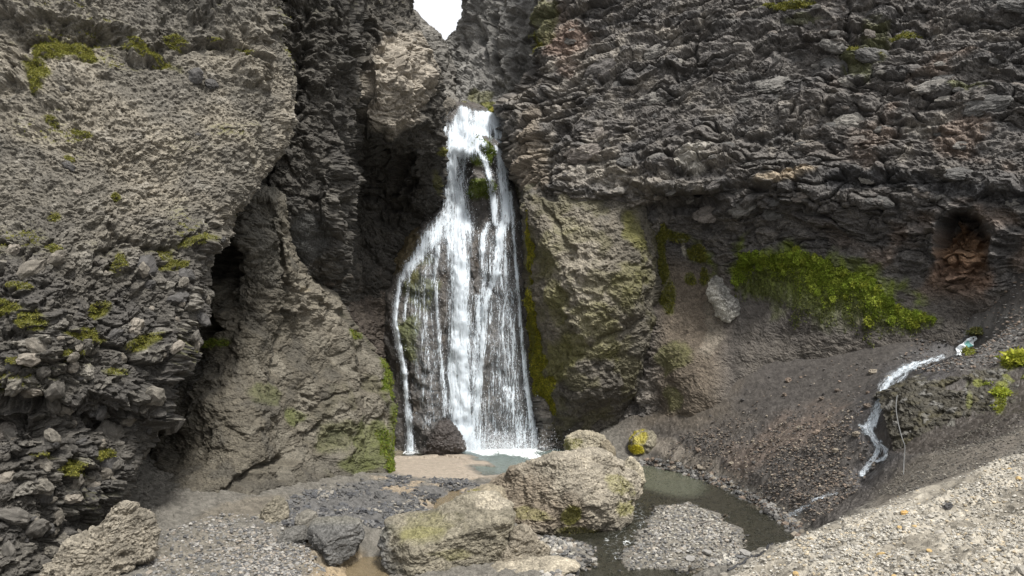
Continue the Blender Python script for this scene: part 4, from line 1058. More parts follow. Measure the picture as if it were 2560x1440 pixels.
def raster(P, u, v, u0, u1, v0, v1, s):
    h, w = int((v1 - v0) / s), int((u1 - u0) / s)
    t = np.full(h * w, 99.0); i = ((v - v0) / s).astype(int); j = ((u - u0) / s).astype(int)
    ok = (i >= 0) & (i < h) & (j >= 0) & (j < w)
    np.minimum.at(t, (i * w + j)[ok], P[ok, 1]); t = t.reshape(h, w)
    for _ in range(8):
        m = t > 90
        if not m.any(): break
        pad = np.pad(np.where(m, np.nan, t), 1, constant_values=np.nan)
        mean = np.nanmean(np.stack([pad[a:a + h, b:b + w] for a in (0, 1, 2) for b in (0, 1, 2)]), 0)
        t = np.where(m & ~np.isnan(mean), mean, t)
    for _ in range(2):
        pad = np.pad(t, 1, mode='edge'); t = sum(pad[a:a + h, b:b + w] for a in (0, 1, 2) for b in (0, 1, 2)) / 9
    def look(uu, vv):
        i = np.clip((vv - v0) / s, 0, h - 1.01).astype(int); j = np.clip((uu - u0) / s, 0, w - 1.01).astype(int)
        fi = np.clip((vv - v0) / s, 0, h - 1.01) - i; fj = np.clip((uu - u0) / s, 0, w - 1.01) - j
        return t[i, j] * (1 - fi) * (1 - fj) + t[i + 1, j] * fi * (1 - fj) + t[i, j + 1] * (1 - fi) * fj + t[i + 1, j + 1] * fi * fj
    return look
_rough = raster(GP, gu, gv, 1300, 2580, 690, 1300, 6.0)
def ground_d(uu, vv):
    uu, vv = np.asarray(uu, float), np.asarray(vv, float)
    d0 = _rough(uu, vv); a, b = d0 - 1.3, d0 + 1.3
    hit = np.full(len(uu), np.nan)
    steps = np.linspace(0, 1, 66)
    prev = None
    for s in steps:                                    # first crossing of the view ray with the ground
        d = a + (b - a) * s
        P = W(uu, vv, d); g = P[:, 2] - gheight(P[:, 0], P[:, 1])
        if prev is not None:
            m = np.isnan(hit) & (prev > 0) & (g <= 0)
            hit[m] = (d - (b - a) / 65 * (g / (g - prev + 1e-9)))[m]
        prev = g
    return np.where(np.isnan(hit), d0, hit)
def casc_z(u, v):                                     # depth of the scree under a photo point
    return ground_d(u, v)
su = np.arange(1960, 2380, 2.2); sv = np.arange(885, 1300, 2.2)
U, V_ = np.meshgrid(su, sv); u, v = U.ravel(), V_.ravel()
dens = np.zeros(len(u)); bd = np.full(len(u), 1e9); along = np.zeros(len(u)); across = np.zeros(len(u))
for q_, (pts, dn, _) in enumerate(CASC):
    d, par = polydist(u, v, pts)
    a_ = np.array(pts, float)[:, :2]; cum = np.concatenate([[0], np.cumsum(np.hypot(*np.diff(a_, axis=0).T))])
    i_ = np.clip(par.astype(int), 0, len(a_) - 2); t_ = a_[i_ + 1] - a_[i_]
    sg = np.sign(t_[:, 0] * (v - a_[i_, 1]) - t_[:, 1] * (u - a_[i_, 0]))
    m_ = d < bd; bd = np.where(m_, d, bd); along = np.where(m_, np.interp(par, np.arange(len(a_)), cum) + 300 * q_, along); across = np.where(m_, d * sg, across)
    hw = .92 * np.interp(par, np.arange(len(pts)), [q[2] for q in pts])
    dens = np.maximum(dens, dn * sstep(1.35, .4, d / hw))
Pc = W(u, v, casc_z(u, v)); Pc[:, 2] += .045 + .03 * fbm(np.stack([u / 9, v / 9, 0 * u], 1), 2)
fa = grid_faces(len(sv), len(su)); fa = fa[dens[fa].max(1) > .03]
span = Pc[fa][:, :, 1].max(1) - Pc[fa][:, :, 1].min(1)
fa = fa[span < .5]
used = np.unique(fa); rm = np.zeros(len(Pc), np.int32); rm[used] = np.arange(len(used))
me = mesh_of('cascade', Pc[used], rm[fa], None, None, True, {'Dens': dens[used] * .95})
fl = me.attributes.new('Flow', 'FLOAT_VECTOR', 'POINT')
fl.data.foreach_set('vector', np.stack([across * .011 + .06 * fbm(np.stack([u / 14, v / 14, 0 * u], 1), 2), along * .011, 0 * u], 1)[used].astype(f32).ravel())
casc = obj('cascade', me, FALLS, kind='structure', label='narrow white cascade running down the dark scree slope')
pp, rr_ = threads_for(CASC, lambda a, b: casc_z(a, b), 8, .7, 6, (.01, .06), (.0015, .005), (.015, .06))
pp[..., 2] += .04
Vt, Ft = tubes(pp, rr_)
obj('water_strands', mesh_of('water_strands', Vt, Ft, None, None, True), THREAD, casc, kind='stuff')
#PART4
# ------------------------------------------------------------------ boulders, traced outline with their own depth and roundness
def ico(level):
    t = (1 + 5 ** .5) / 2
    V = [(-1, t, 0), (1, t, 0), (-1, -t, 0), (1, -t, 0), (0, -1, t), (0, 1, t), (0, -1, -t), (0, 1, -t), (t, 0, -1), (t, 0, 1), (-t, 0, -1), (-t, 0, 1)]
    Fc = [(0, 11, 5), (0, 5, 1), (0, 1, 7), (0, 7, 10), (0, 10, 11), (1, 5, 9), (5, 11, 4), (11, 10, 2), (10, 7, 6), (7, 1, 8), (3, 9, 4), (3, 4, 2), (3, 2, 6), (3, 6, 8), (3, 8, 9), (4, 9, 5), (2, 4, 11), (6, 2, 10), (8, 6, 7), (9, 8, 1)]
    V = np.array(V, float); V /= np.linalg.norm(V, axis=1, keepdims=True); Fc = np.array(Fc)
    for _ in range(level):
        e = np.sort(np.concatenate([Fc[:, [0, 1]], Fc[:, [1, 2]], Fc[:, [2, 0]]]), 1)
        ue, inv = np.unique(e, axis=0, return_inverse=True); inv = inv.ravel()
        mid = V[ue].mean(1); mid /= np.linalg.norm(mid, axis=1, keepdims=True)
        n = len(Fc); a, b, c = inv[:n] + len(V), inv[n:2 * n] + len(V), inv[2 * n:] + len(V)
        V = np.concatenate([V, mid])
        Fc = np.concatenate([np.stack([Fc[:, 0], a, c], 1), np.stack([Fc[:, 1], b, a], 1), np.stack([Fc[:, 2], c, b], 1), np.stack([a, b, c], 1)])
    return V, Fc
ICO = {k: ico(k) for k in (0, 1, 2, 3, 4, 5, 6)}
def tri_normals(V, Fc):
    fn = np.cross(V[Fc[:, 1]] - V[Fc[:, 0]], V[Fc[:, 2]] - V[Fc[:, 0]])
    N = np.zeros_like(V)
    for k in range(3): np.add.at(N, Fc[:, k], fn)
    return N / (np.linalg.norm(N, axis=1, keepdims=True) + 1e-9)

MOSSED = []
def boulder(name, outline, d, hd, level, tone, label, cat='boulder', rough=1.0, planes=(), moss=(), mosstone=MOSSY, wet=0.0, tilt=0.0, grain=1.0, paint=None, mat=None, pw=2.6, kids=None):
    uv = np.array(outline, float); c0 = (uv.min(0) + uv.max(0)) / 2
    Ow = W(uv[:, 0], uv[:, 1], d); Cw = W(c0[0], c0[1], d)
    rel = (Ow - Cw)[:, [0, 2]]
    th = np.arctan2(rel[:, 1], rel[:, 0]); rad = np.hypot(rel[:, 0], rel[:, 1])
    dn = np.linspace(0, 1, 12, endpoint=False)
    ring = np.concatenate([rel[k] * (1 - dn[:, None]) + rel[(k + 1) % len(rel)] * dn[:, None] for k in range(len(rel))])
    th, rad = np.arctan2(ring[:, 1], ring[:, 0]), np.hypot(ring[:, 0], ring[:, 1])
    o = np.argsort(th); th, rad = th[o], rad[o]
    V, Fc = ICO[level]
    m = np.hypot(V[:, 0], V[:, 2]); k = 1 / (np.abs(m) ** pw + np.abs(V[:, 1]) ** pw) ** (1 / pw)
    r_ = np.interp(np.arctan2(V[:, 2], V[:, 0]), np.concatenate([th - 2 * np.pi, th, th + 2 * np.pi]), np.tile(rad, 3))
    S = rad.mean()
    P = np.stack([k * m * r_ * np.cos(np.arctan2(V[:, 2], V[:, 0])), k * V[:, 1] * hd, k * m * r_ * np.sin(np.arctan2(V[:, 2], V[:, 0]))], 1)
    P[:, 1] += tilt * P[:, 2]
    for (nx_, ny_, nz_, dist) in planes:             # broken flat faces
        n_ = np.array([nx_, ny_, nz_], float); n_ /= np.linalg.norm(n_)
        s = P @ n_ - dist * S
        P -= np.where(s > 0, s * .92, 0)[:, None] * n_
    Wp = (P + Cw).astype(f32)
    N = tri_normals(P, Fc)
    a, i1, _ = lumps(Wp, (.9 * S + .1, .9 * S + .1, .6 * S + .08), 25, 1.0, .8, .15, 1.2)
    b, i2, _ = lumps(Wp + 5, (.22, .22, .14), 25, 1.0, .8, .08, 3)
    c, i3, _ = lumps(Wp + 9, (.08, .08, .06), 25, 1.0, .8, .03, 7)
    h = rough * (.06 * S * fbm(Wp * 1.3 / max(S, .3), 3) + a * .085 * S + b * .030 * min(1, S / .5) + c * .018 * grain * min(1, S / .3) + .035 * min(1, S / .6) * ridged(Wp * 4, 4) + .006 * grain * gnoise(Wp * 40))
    P = P + N * h[:, None]
    for _ in range(3):                               # the bumps add size: bring width and height back to those of the outline
        u, v = UV(P + Cw)
        lo_, hi_ = np.array([u.min(), v.min()]), np.array([u.max(), v.max()])
        k_ = (uv.max(0) - uv.min(0)) / (hi_ - lo_)
        P = P * np.array([k_[0], 1, k_[1]])
        u, v = UV(P + Cw)
        P = P + np.array([(c0[0] - (u.min() + u.max()) / 2) * d / F, 0, -(c0[1] - (v.min() + v.max()) / 2) * d / F])
    Wp2 = P + Cw
    N2 = tri_normals(P, Fc)
    u, v = UV(Wp2)
    nz = fbm(Wp * 2.2 + 4, 4)
    col = np.tile(np.array(tone, float), (len(P), 1)) * (1 + .35 * np.clip(nz, -1, 1))[:, None]
    if paint is not None: col = paint(col, Wp, u, v, N2, nz)
    col *= (.75 + .5 * i3)[:, None]
    mm = spots(u, v, nz, moss) if len(moss) else np.zeros(len(P))
    col = moss_on(col, mm, Wp, mosstone)
    w_ = np.full(len(P), wet)
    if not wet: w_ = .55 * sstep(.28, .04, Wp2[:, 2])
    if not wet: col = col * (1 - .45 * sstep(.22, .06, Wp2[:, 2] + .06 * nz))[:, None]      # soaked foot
    ob = obj(name, mesh_of(name, P, Fc, col, w_), mat or ROCK, label=label, cat=cat)
    ob.location = Cw
    MOSSED.append((ob, P, N2, mm, mosstone))
    return ob

def pt_main(col, p, u, v, N, nz):
    col = blend(col, (.165, .135, .10), sstep(40, -40, (u - 1400) * .8 - (v - 1240) * 1.0 + 30 * nz) * .85)
    return blend(col, (.12, .11, .09), sstep(1300, 1350, v) * .5)
boulder('boulder', [(1190, 1262), (1212, 1226), (1250, 1205), (1320, 1160), (1385, 1122), (1430, 1115), (1480, 1120), (1522, 1142), (1570, 1185), (1600, 1215), (1608, 1243), (1586, 1260), (1574, 1300), (1540, 1326), (1480, 1343), (1425, 1357), (1385, 1352), (1320, 1330), (1240, 1310)], 15.3, 1.25, 6, (.225, .20, .158),
        'largest pale brown boulder, broad and peaked, beside the stream below the waterfall', rough=1.1, planes=[(-.60, -.72, .34, .34), (.42, -.72, .55, .52), (.15, -.9, -.45, .55), (.8, -.4, .1, .72)],
        moss=[(1425, 1290, 24, 20, 0, .7), (1545, 1210, 40, 24, 20, .35), (1560, 1270, 24, 20, 0, .5), (1330, 1285, 50, 18, 10, .35), (1440, 1330, 60, 14, 0, .4), (1400, 1120, 20, 6, 0, .4)], mosstone=(.22, .21, .06), paint=pt_main, tilt=.25, grain=1.4)
boulder('boulder', [(1105, 1282), (1130, 1258), (1180, 1228), (1230, 1208), (1265, 1215), (1270, 1250), (1200, 1290), (1140, 1300)], 14.6, .5, 4, (.21, .18, .13), 'narrow mossy slab of rock wedged behind the olive green boulder', moss=[(1160, 1245, 40, 10, -30, .8), (1145, 1265, 30, 8, -30, .7)], mosstone=(.22, .21, .05))
def pt_front(col, p, u, v, N, nz):
    col = blend(col, (.10, .10, .10), sstep(1010, 955, u + 24 * nz) * sstep(1290, 1330, v) * .8)
    col = blend(col, (.15, .138, .075), sstep(1.2, .6, ell(u, v, 1060, 1325, 90, 40, -10) + .4 * nz) * .75)
    return blend(col, (.36, .32, .25), sstep(1.2, .7, ell(u, v, 1225, 1250, 50, 24, 10) + .4 * nz) * .7)
boulder('boulder', [(942, 1345), (952, 1300), (985, 1290), (1065, 1275), (1130, 1246), (1185, 1228), (1240, 1226), (1274, 1248), (1291, 1300), (1272, 1336), (1278, 1370), (1250, 1420), (1190, 1462), (1060, 1475), (985, 1462), (952, 1400)], 12.7, .85, 6, (.165, .148, .112),
        'long olive green boulder in front of the largest pale boulder', rough=1.0, planes=[(-.15, -.42, .90, .40), (.35, -1, -.05, .52), (-.7, -.6, .2, .8)], moss=[(1050, 1330, 60, 16, -10, .28), (1130, 1385, 60, 14, 0, .25)], mosstone=(.21, .20, .06), paint=pt_front, tilt=.3, grain=.8)
boulder('boulder', [(1200, 1440), (1250, 1372), (1288, 1322), (1308, 1308), (1345, 1348), (1378, 1375), (1372, 1396), (1332, 1404), (1290, 1425)], 12.75, .4, 5, (.20, .175, .135), 'low cracked rock wedged against the right end of the olive green boulder', rough=1.2, planes=[(.5, -.8, .3, .6)])
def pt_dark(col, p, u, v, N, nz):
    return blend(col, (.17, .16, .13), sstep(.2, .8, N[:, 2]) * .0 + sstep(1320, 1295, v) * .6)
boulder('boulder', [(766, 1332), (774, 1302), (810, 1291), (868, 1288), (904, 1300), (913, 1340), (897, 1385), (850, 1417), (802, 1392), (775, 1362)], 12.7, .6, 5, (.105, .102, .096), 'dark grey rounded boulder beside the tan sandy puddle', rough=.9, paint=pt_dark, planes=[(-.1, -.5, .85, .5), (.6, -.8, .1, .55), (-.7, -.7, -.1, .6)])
boulder('boulder', [(60, 1500), (100, 1405), (138, 1360), (207, 1350), (236, 1302), (289, 1250), (320, 1275), (355, 1298), (386, 1350), (404, 1385), (392, 1422), (340, 1450), (250, 1490)], 10.9, .75, 6, (.20, .178, .142), 'pale rough pointed boulder at the foot of the left cliff', rough=1.3, planes=[(-.3, -.8, .5, .38), (.65, -.65, .4, .45)], tilt=.25, grain=2.0)
boulder('rock', [(628, 1312), (660, 1275), (690, 1238), (716, 1254), (724, 1290), (706, 1314), (690, 1320), (650, 1318)], 14.2, .35, 4, (.19, .17, .13), 'small angular brown rock with a pointed top on the gravel floor', 'rock', rough=1.2, planes=[(-.5, -.8, .2, .5), (.6, -.7, .2, .6)])
boulder('rock', [(733, 1322), (740, 1286), (760, 1272), (790, 1280), (802, 1312), (780, 1328)], 13.7, .3, 4, (.14, .13, .11), 'small grey rock just behind the dark grey rounded boulder', 'rock')
boulder('rock', [(685, 1355), (718, 1318), (760, 1312), (778, 1340), (752, 1370), (705, 1372)], 13.1, .32, 4, (.115, .11, .10), 'flat dark grey rock half sunk left of the rounded boulder', 'rock')
boulder('boulder', [(1408, 1130), (1410, 1092), (1440, 1074), (1482, 1077), (1516, 1092), (1537, 1130), (1500, 1150), (1440, 1150)], 24.0, .7, 5, (.28, .25, .19), 'pale blocky boulder at the far edge of the plunge pool', rough=1.2, planes=[(0, -1, .3, .7)], moss=[(1430, 1110, 24, 20, 0, .35)])
boulder('rock', [(1496, 1150), (1500, 1106), (1520, 1099), (1537, 1122), (1540, 1152)], 23.2, .35, 4, (.21, .18, .13), 'small brown rock leaning against the pale blocky boulder', 'rock')
boulder('rock', [(1572, 1145), (1570, 1100), (1590, 1078), (1620, 1071), (1641, 1086), (1647, 1122), (1632, 1148), (1595, 1150)], 23.3, .55, 4, (.15, .135, .10), 'brown rock splashed with bright yellow lichen near the stream head', 'rock', moss=[(1590, 1122, 18, 12, 10, 1), (1600, 1095, 24, 18, 0, .5)], mosstone=(.42, .36, .03))
boulder('rock', [(1552, 1165), (1580, 1139), (1604, 1168), (1616, 1202), (1602, 1232), (1565, 1225)], 16.9, .5, 4, (.27, .24, .18), 'pale rock poking out behind the right shoulder of the largest boulder', 'rock', grain=1.6)
boulder('rock', [(1052, 1140), (1082, 1078), (1100, 1053), (1124, 1047), (1141, 1070), (1160, 1108), (1167, 1126), (1130, 1145)], 24.5, .5, 5, (.06, .052, .048), 'wet black rock standing at the foot of the waterfall', 'rock', wet=.8, rough=1.0, grain=1.6)
boulder('rock', [(1190, 1450), (1240, 1408), (1330, 1396), (1420, 1389), (1452, 1404), (1390, 1432), (1280, 1470)], 12.2, .4, 5, (.30, .265, .205), 'low pale slab lying in front of the largest boulder', 'rock', rough=.9)
boulder('boulder', [(-30, 1112), (-25, 1052), (20, 1040), (60, 1045), (85, 1070), (92, 1096), (62, 1118), (20, 1124)], 11.75, .35, 5, (.125, .112, .098), 'dark boulder lodged in the hollow of the left cliff', rough=1.3)
boulder('rock', [(1768, 702), (1790, 688), (1828, 740), (1853, 766), (1852, 796), (1822, 812), (1796, 792), (1782, 760), (1764, 732)], 23.55, .45, 5, (.17, .165, .15), 'pale tilted block stuck to the bank beside the green moss', 'rock', rough=1.2, planes=[(-.7, -.7, .2, .45)], paint=lambda c, p, u, v, N, nz: blend(c, (.42, .40, .35), sstep(20, -12, (u - 1806) - (v - 750) * .75 + 14 * nz) * .8))
boulder('rock', [(1218, 282), (1238, 262), (1258, 267), (1264, 288), (1226, 292)], 28.1, .3, 4, (.2, .18, .12), 'small rock capped with yellow moss on the lip of the waterfall', 'rock', moss=[(1240, 270, 30, 12, 0, 1)], mosstone=(.3, .27, .06))
boulder('rock', [(1076, 300), (1084, 252), (1108, 238), (1140, 250), (1143, 276), (1122, 306)], 28.2, .5, 4, (.12, .108, .09), 'dark rock jammed left of the lip of the waterfall', 'rock')

# ------------------------------------------------------------------ pieces of lava set in the cliffs, parts of their cliff
def variant(i, level, sx, sy, sz, lump, tone, name, flat=False):
    V, Fc = ICO[level]
    P = V * np.array([sx, sy, sz])
    q = (V + 13.7 * i).astype(f32)
    P = P * (1 + lump * fbm(q * 1.3, 3) + .5 * lump * ridged(q * 2.6, 4) + .25 * lump * ridged(q * 7, 2))[:, None]
    id_ = cells(q * 2.5)[2]
    c = np.array(tone) * (.7 + .6 * id_)[:, None]
    return mesh_of(name, P, Fc, c, np.zeros(len(P)), not flat)
import mathutils
def place(o, pos, xdir, ndir, s):
    n_ = mathutils.Vector(ndir).normalized(); x_ = mathutils.Vector(xdir); x_ = (x_ - n_ * x_.dot(n_)).normalized()
    y_ = n_.cross(x_)
    M = mathutils.Matrix((x_, y_, n_)).transposed().to_4x4()
    o.matrix_world = mathutils.Matrix.Translation(pos) @ M @ mathutils.Matrix.Diagonal((*s, 1))
r = np.random.default_rng(21)
P_, N_, u_, v_, m_ = SURF['right_cliff']
lob = [variant(i, 4, 1, .46, .40, .26, t, 'lava_lobe', True) for i, t in enumerate([(.14, .133, .122), (.11, .106, .10), (.17, .16, .145), (.20, .188, .168), (.13, .12, .112), (.16, .142, .126)] * 2)]
cand = np.where((u_ > 1420) & (u_ < 2580) & (v_ > -20) & (v_ < 545 - .03 * (u_ - 1300)))[0]
done = []
rc_obj = bpy.data.objects['right_cliff']
for k in range(4000):
    i = r.choice(cand); s = .12 + .46 * r.random() ** 2.5
    if any(np.hypot((u_[i] - a) / 1.6, v_[i] - b) < 40 * (s + t) for a, b, t in done): continue
    o = obj('lava_lobe', lob[r.integers(len(lob))], ROCK, rc_obj)
    sl = math.radians((14 if u_[i] < 1950 else -12) + r.normal(0, 9))
    n = N_[i] * .5 + np.array([-.2, -.8, .3])
    place(o, P_[i] - .2 * s * n, (math.cos(sl), -.12, math.sin(sl)), n, (s, s * (.9 + .5 * r.random()), s * .9))
    done.append((u_[i], v_[i], s))
    if len(done) >= 140: break
P_, N_, u_, v_, m_ = SURF['left_cliff']
chk = [variant(i + 40, 2, 1, .7, .55, .3, t, 'lava_chunk', True) for i, t in enumerate([(.20, .18, .15), (.13, .12, .105), (.27, .24, .20), (.10, .095, .09), (.17, .155, .13)] * 2)]
lc_obj = bpy.data.objects['left_cliff']
cand = np.where((u_ > 0) & (u_ < 660) & (v_ > 180) & (v_ < 1400) & (m_ < .3))[0]
wgt = (.25 + sstep(500, 800, v_[cand])); wgt /= wgt.sum()
for k in range(170):
    i = r.choice(cand, p=wgt); s = .05 + .17 * r.random() ** 2.2
    o = obj('lava_chunk', chk[r.integers(len(chk))], ROCK, lc_obj)
    a = r.normal(.5, .5)
    n = N_[i] + r.normal(0, .25, 3)
    place(o, P_[i] + .15 * s * N_[i], (math.cos(a), r.normal(0, .3), math.sin(a)), n, (s, s * (.8 + .5 * r.random()), s))

# ------------------------------------------------------------------ loose stones and gravel on the ground
gP, gN, gU, gV, gM = SURF['ground']
stone_shapes = []
def stone_variant(i, tone, level=1):
    V, Fc = ICO[level]
    rr = np.random.default_rng(100 + i)
    P = V * np.array([1, .55 + .45 * rr.random(), .42 + .3 * rr.random()]) * (1 + .16 * rr.normal(size=len(V)))[:, None].clip(.65, 1.35)
    c = np.tile(np.array(tone, float), (len(P), 1)) * (.85 + .3 * rr.random((len(P), 1)))
    return P, Fc, c
def zone(poly=None, fn=None):
    m = (gU > -20) & (gU < 2580) & (gV < 1460)
    if poly is not None:
        sub = np.where(m)[0]; mm = np.zeros(len(gU), bool); mm[sub] = sdist(gU[sub], gV[sub], poly) > 0; m = mm
    if fn is not None: m &= fn
    return np.where(m)[0]
front_crest = near.ravel() > .5
behind = ~front_crest
wet_ = wd > .03 if False else None
dryv = water_dist(gP[:, 0], gP[:, 1])[0]
ZB = zone(fn=front_crest & (gV > 1080))
ZBAR = zone(BAR, behind)
ZDARK = zone([(690, 1330), (700, 1255), (800, 1215), (980, 1190), (1160, 1200), (1230, 1230), (1130, 1290), (960, 1330), (900, 1310), (780, 1300)], (dryv < 0) & behind)
ZLEFT = zone([(390, 1330), (560, 1285), (720, 1290), (770, 1330), (780, 1400), (830, 1440), (880, 1470), (420, 1470), (330, 1450)], behind)
ZSCREE = zone([(1640, 1150), (1850, 960), (2130, 890), (2330, 880), (2190, 990), (2150, 1080), (2200, 1150), (2140, 1230), (2050, 1300), (1995, 1335), (1900, 1250), (1760, 1185)], (dryv < -.05) & behind)
ZEDGE = zone([(1560, 1160), (1640, 1145), (1760, 1170), (1880, 1230), (2010, 1320), (1990, 1345), (1880, 1268), (1760, 1205), (1640, 1172)], (dryv < .08) & behind)
ZSHORE = zone([(1330, 1345), (1480, 1350), (1500, 1400), (1470, 1450), (1340, 1450), (1380, 1400)], behind)
ZSLOPE = zone([(2230, 900), (2470, 700), (2580, 690), (2580, 890), (2400, 930), (2300, 930)], behind)
PALE = [(.345, .322, .28), (.30, .283, .245), (.40, .378, .335), (.24, .224, .192), (.17, .16, .143), (.28, .26, .222), (.33, .31, .268), (.345, .29, .205)]
GREY = [(.22, .21, .195), (.16, .155, .145), (.115, .113, .11), (.29, .275, .25), (.085, .084, .083), (.24, .21, .175)]
DARK = [(.085, .086, .09), (.07, .07, .072), (.12, .118, .115), (.10, .098, .095), (.20, .185, .16), (.06, .06, .062)]
SCREE = [(.10, .088, .078), (.13, .105, .085), (.18, .14, .11), (.075, .07, .066), (.22, .19, .15), (.09, .085, .08)]
def gravel(name, idx, n, lo, hi, tones, label, seed, power=2.5, patch=0.0, lvl=0):
    rr = np.random.default_rng(seed)
    w = gP[idx, 1] ** 0 + 0
    if patch:
        w = sstep(-.1, .35, fbm(gP[idx] * np.array([1.1, 1.1, 1.1], f32) + seed, 3)) + (1 - patch)
    if seed == 35: w = w * (.06 + sstep(1000, 1130, gV[idx] + .12 * (2150 - gU[idx]) * 0))
    if name == 'gravel' and seed == 31: w = w * (.12 + sstep(.35, -.1, streak[idx]))
    w = w / w.sum()
    pick = rr.choice(idx, n, p=w)
    V, Fc = ICO[lvl]
    s = lo + (hi - lo) * rr.random(n) ** power
    sc = s[:, None] * np.stack([np.ones(n), .6 + .4 * rr.random(n), .4 + .35 * rr.random(n)], 1)
    P = V[None] * (1 + .18 * rr.normal(size=(n, len(V), 1)))
    P = P * sc[:, None]
    a = rr.random(n) * 2 * np.pi; c, sn = np.cos(a)[:, None], np.sin(a)[:, None]
    b = rr.normal(0, .35, n); cb, sb = np.cos(b)[:, None], np.sin(b)[:, None]
    x_, y_, z_ = P[..., 0], P[..., 1], P[..., 2]
    x2, z2 = x_ * cb - z_ * sb, x_ * sb + z_ * cb
    P = np.stack([x2 * c - y_ * sn, x2 * sn + y_ * c, z2], -1)
    jitter = rr.normal(0, 1, (n, 2)) * (gP[pick, 1:2] * .0025)
    base = gP[pick].copy(); base[:, :2] += jitter
    base[:, 2] += .15 * s
    P = P + base[:, None]
    col = np.array(tones)[rr.integers(len(tones), size=n)] * (.75 + .5 * rr.random((n, 1)))
    col = np.repeat(col, len(V), 0)
    damp = sstep(.30, .0, -water_dist(base[:, 0], base[:, 1])[0])             # stones at the water's edge are wet
    col = col * np.repeat(1 - .45 * damp, len(V))[:, None]
    fa = (Fc[None] + len(V) * np.arange(n)[:, None, None]).reshape(-1, 3)
    return obj(name, mesh_of(name, P.reshape(-1, 3), fa, col, np.repeat(.1 + .7 * damp, len(V))), STONE, kind='stuff', label=label)
gravel('gravel', ZB, 32000, .005, .021, PALE, 'pale sharp gravel covering the near bank', 31, 2.6, .7)
gravel('gravel', ZBAR, 5200, .010, .045, GREY + PALE[:2], 'pale grey gravel of the bar in the stream', 32, 2.0)
gravel('gravel', ZDARK, 4600, .015, .075, DARK, 'dark grey gravel below the sand flat', 33, 2.2, .96)
gravel('gravel', ZLEFT, 6500, .008, .042, GREY, 'mixed grey gravel at the foot of the left cliff', 34, 2.4, .8)
gravel('gravel', ZSCREE, 12000, .008, .042, SCREE, 'dark reddish scree stones above the stream', 35, 3.0, .7)
gravel('gravel', ZEDGE, 1300, .025, .09, SCREE[2:5] + GREY[:3], 'pale stones lining the stream edge', 36, 1.6)
gravel('gravel', ZSHORE, 700, .02, .08, GREY + PALE[:2], 'grey gravel beside the largest boulder', 37, 1.8)
ZBAND = zone([(2160, 1240), (2250, 1150), (2400, 1090), (2580, 1020), (2580, 1130), (2400, 1185), (2260, 1235)], behind)
gravel('gravel', ZBAND, 6000, .005, .022, [(.13, .118, .098), (.10, .092, .08), (.17, .155, .13), (.08, .075, .068)], 'fine grey brown grit on the slope below the outcrop', 40, 2.5, .4)
ZBED = zone(None, (dryv > .02) & (gU > 1380) & (gV > 1150) & behind)
gravel('gravel', ZBED, 2600, .02, .07, [(.12, .10, .075), (.08, .075, .065), (.16, .135, .10), (.05, .048, .045)], 'stones on the bed of the shallow stream', 39, 2.0, .6)
gravel('gravel', ZSLOPE, 3000, .015, .05, SCREE[:4] + GREY[1:3], 'fine dark scree below the cave', 38, 2.2)

def tone_word(t):
    r_, g_, b_ = t; l_ = .3 * r_ + .6 * g_ + .1 * b_
    if r_ > 1.55 * b_ and l_ > .25: return 'ochre'
    if r_ > 1.3 * b_: return 'brown'
    return 'whitish' if l_ > .36 else 'light grey' if l_ > .26 else 'mid grey' if l_ > .18 else 'dark grey' if l_ > .095 else 'black'
def stones(idx, n, lo, hi, tones, label, group, seed, gap=14):
    rr = np.random.default_rng(seed)
    meshes = []
    for k, t in enumerate(tones):
        P, Fc, c = stone_variant(seed * 10 + k, t, 2 if hi > .1 else 1)
        P = P * (1 + .10 * fbm((P * 2.2 + k * 7).astype(f32), 3))[:, None]
        meshes.append(mesh_of('stone', P, Fc, c, np.full(len(P), .1)))
    put = []
    for _ in range(n * 30):
        i = rr.choice(idx)
        if any(abs(gU[i] - a) < gap and abs(gV[i] - b) < gap * .6 for a, b in put): continue
        s = lo + (hi - lo) * rr.random() ** 2
        k_ = rr.integers(len(meshes)); o = obj('stone', meshes[k_], STONE, None, (('large ' if s > lo + .6 * (hi - lo) else 'small ') + tone_word(tones[k_]) + ' ' + label), 'stone', group)
        o.location = gP[i] + np.array([0, 0, .22 * s])
        o.rotation_euler = (rr.normal(0, .25), rr.normal(0, .25), rr.random() * 6.28)
        o.scale = (s, s, s)
        put.append((gU[i], gV[i]))
        if len(put) >= n: break
stones(ZB, 50, .024, .05, PALE + [(.42, .30, .14)], 'stone lying on the gravel of the near bank', 'stones on the near bank', 51, 26)
stones(ZBAR, 40, .035, .08, GREY, 'stone lying on the gravel bar in the stream', 'stones on the gravel bar', 52, 14)
stones(ZDARK, 40, .06, .14, DARK[:4], 'stone lying in the dark gravel below the sand flat', 'stones in the dark gravel', 53, 14)
stones(ZLEFT, 50, .03, .07, GREY, 'stone lying between the pale pointed boulder and dark rounded boulder', 'stones by the left boulders', 54, 14)
stones(ZEDGE, 32, .07, .15, SCREE[2:5] + GREY[:3], 'stone lying along the far edge of the stream', 'stones along the stream edge', 55, 14)
stones(ZSCREE, 44, .04, .12, SCREE[1:5], 'stone resting on the dark scree left of the cascade', 'stones on the scree', 57, 20)
stones(ZSHORE, 14, .06, .11, GREY[:4] + PALE[:2], 'stone beside the low slab under the largest boulder', 'stones beside the low slab', 56, 14)
def one_stone(u, v, s, tone, label, seed):
    i = np.argmin((gU - u) ** 2 + (gV - v) ** 2 + np.where(front_crest, 0, 1e6))
    P, Fc, c = stone_variant(seed, tone, 2)
    o = obj('stone', mesh_of('stone', P * (1 + .1 * fbm((P * 2 + seed).astype(f32), 3))[:, None], Fc, c, np.zeros(len(P))), STONE, None, label, 'stone')
    o.location = gP[i] + np.array([0, 0, .2 * s]); o.scale = (s, s, s); o.rotation_euler = (.2, .1, seed)
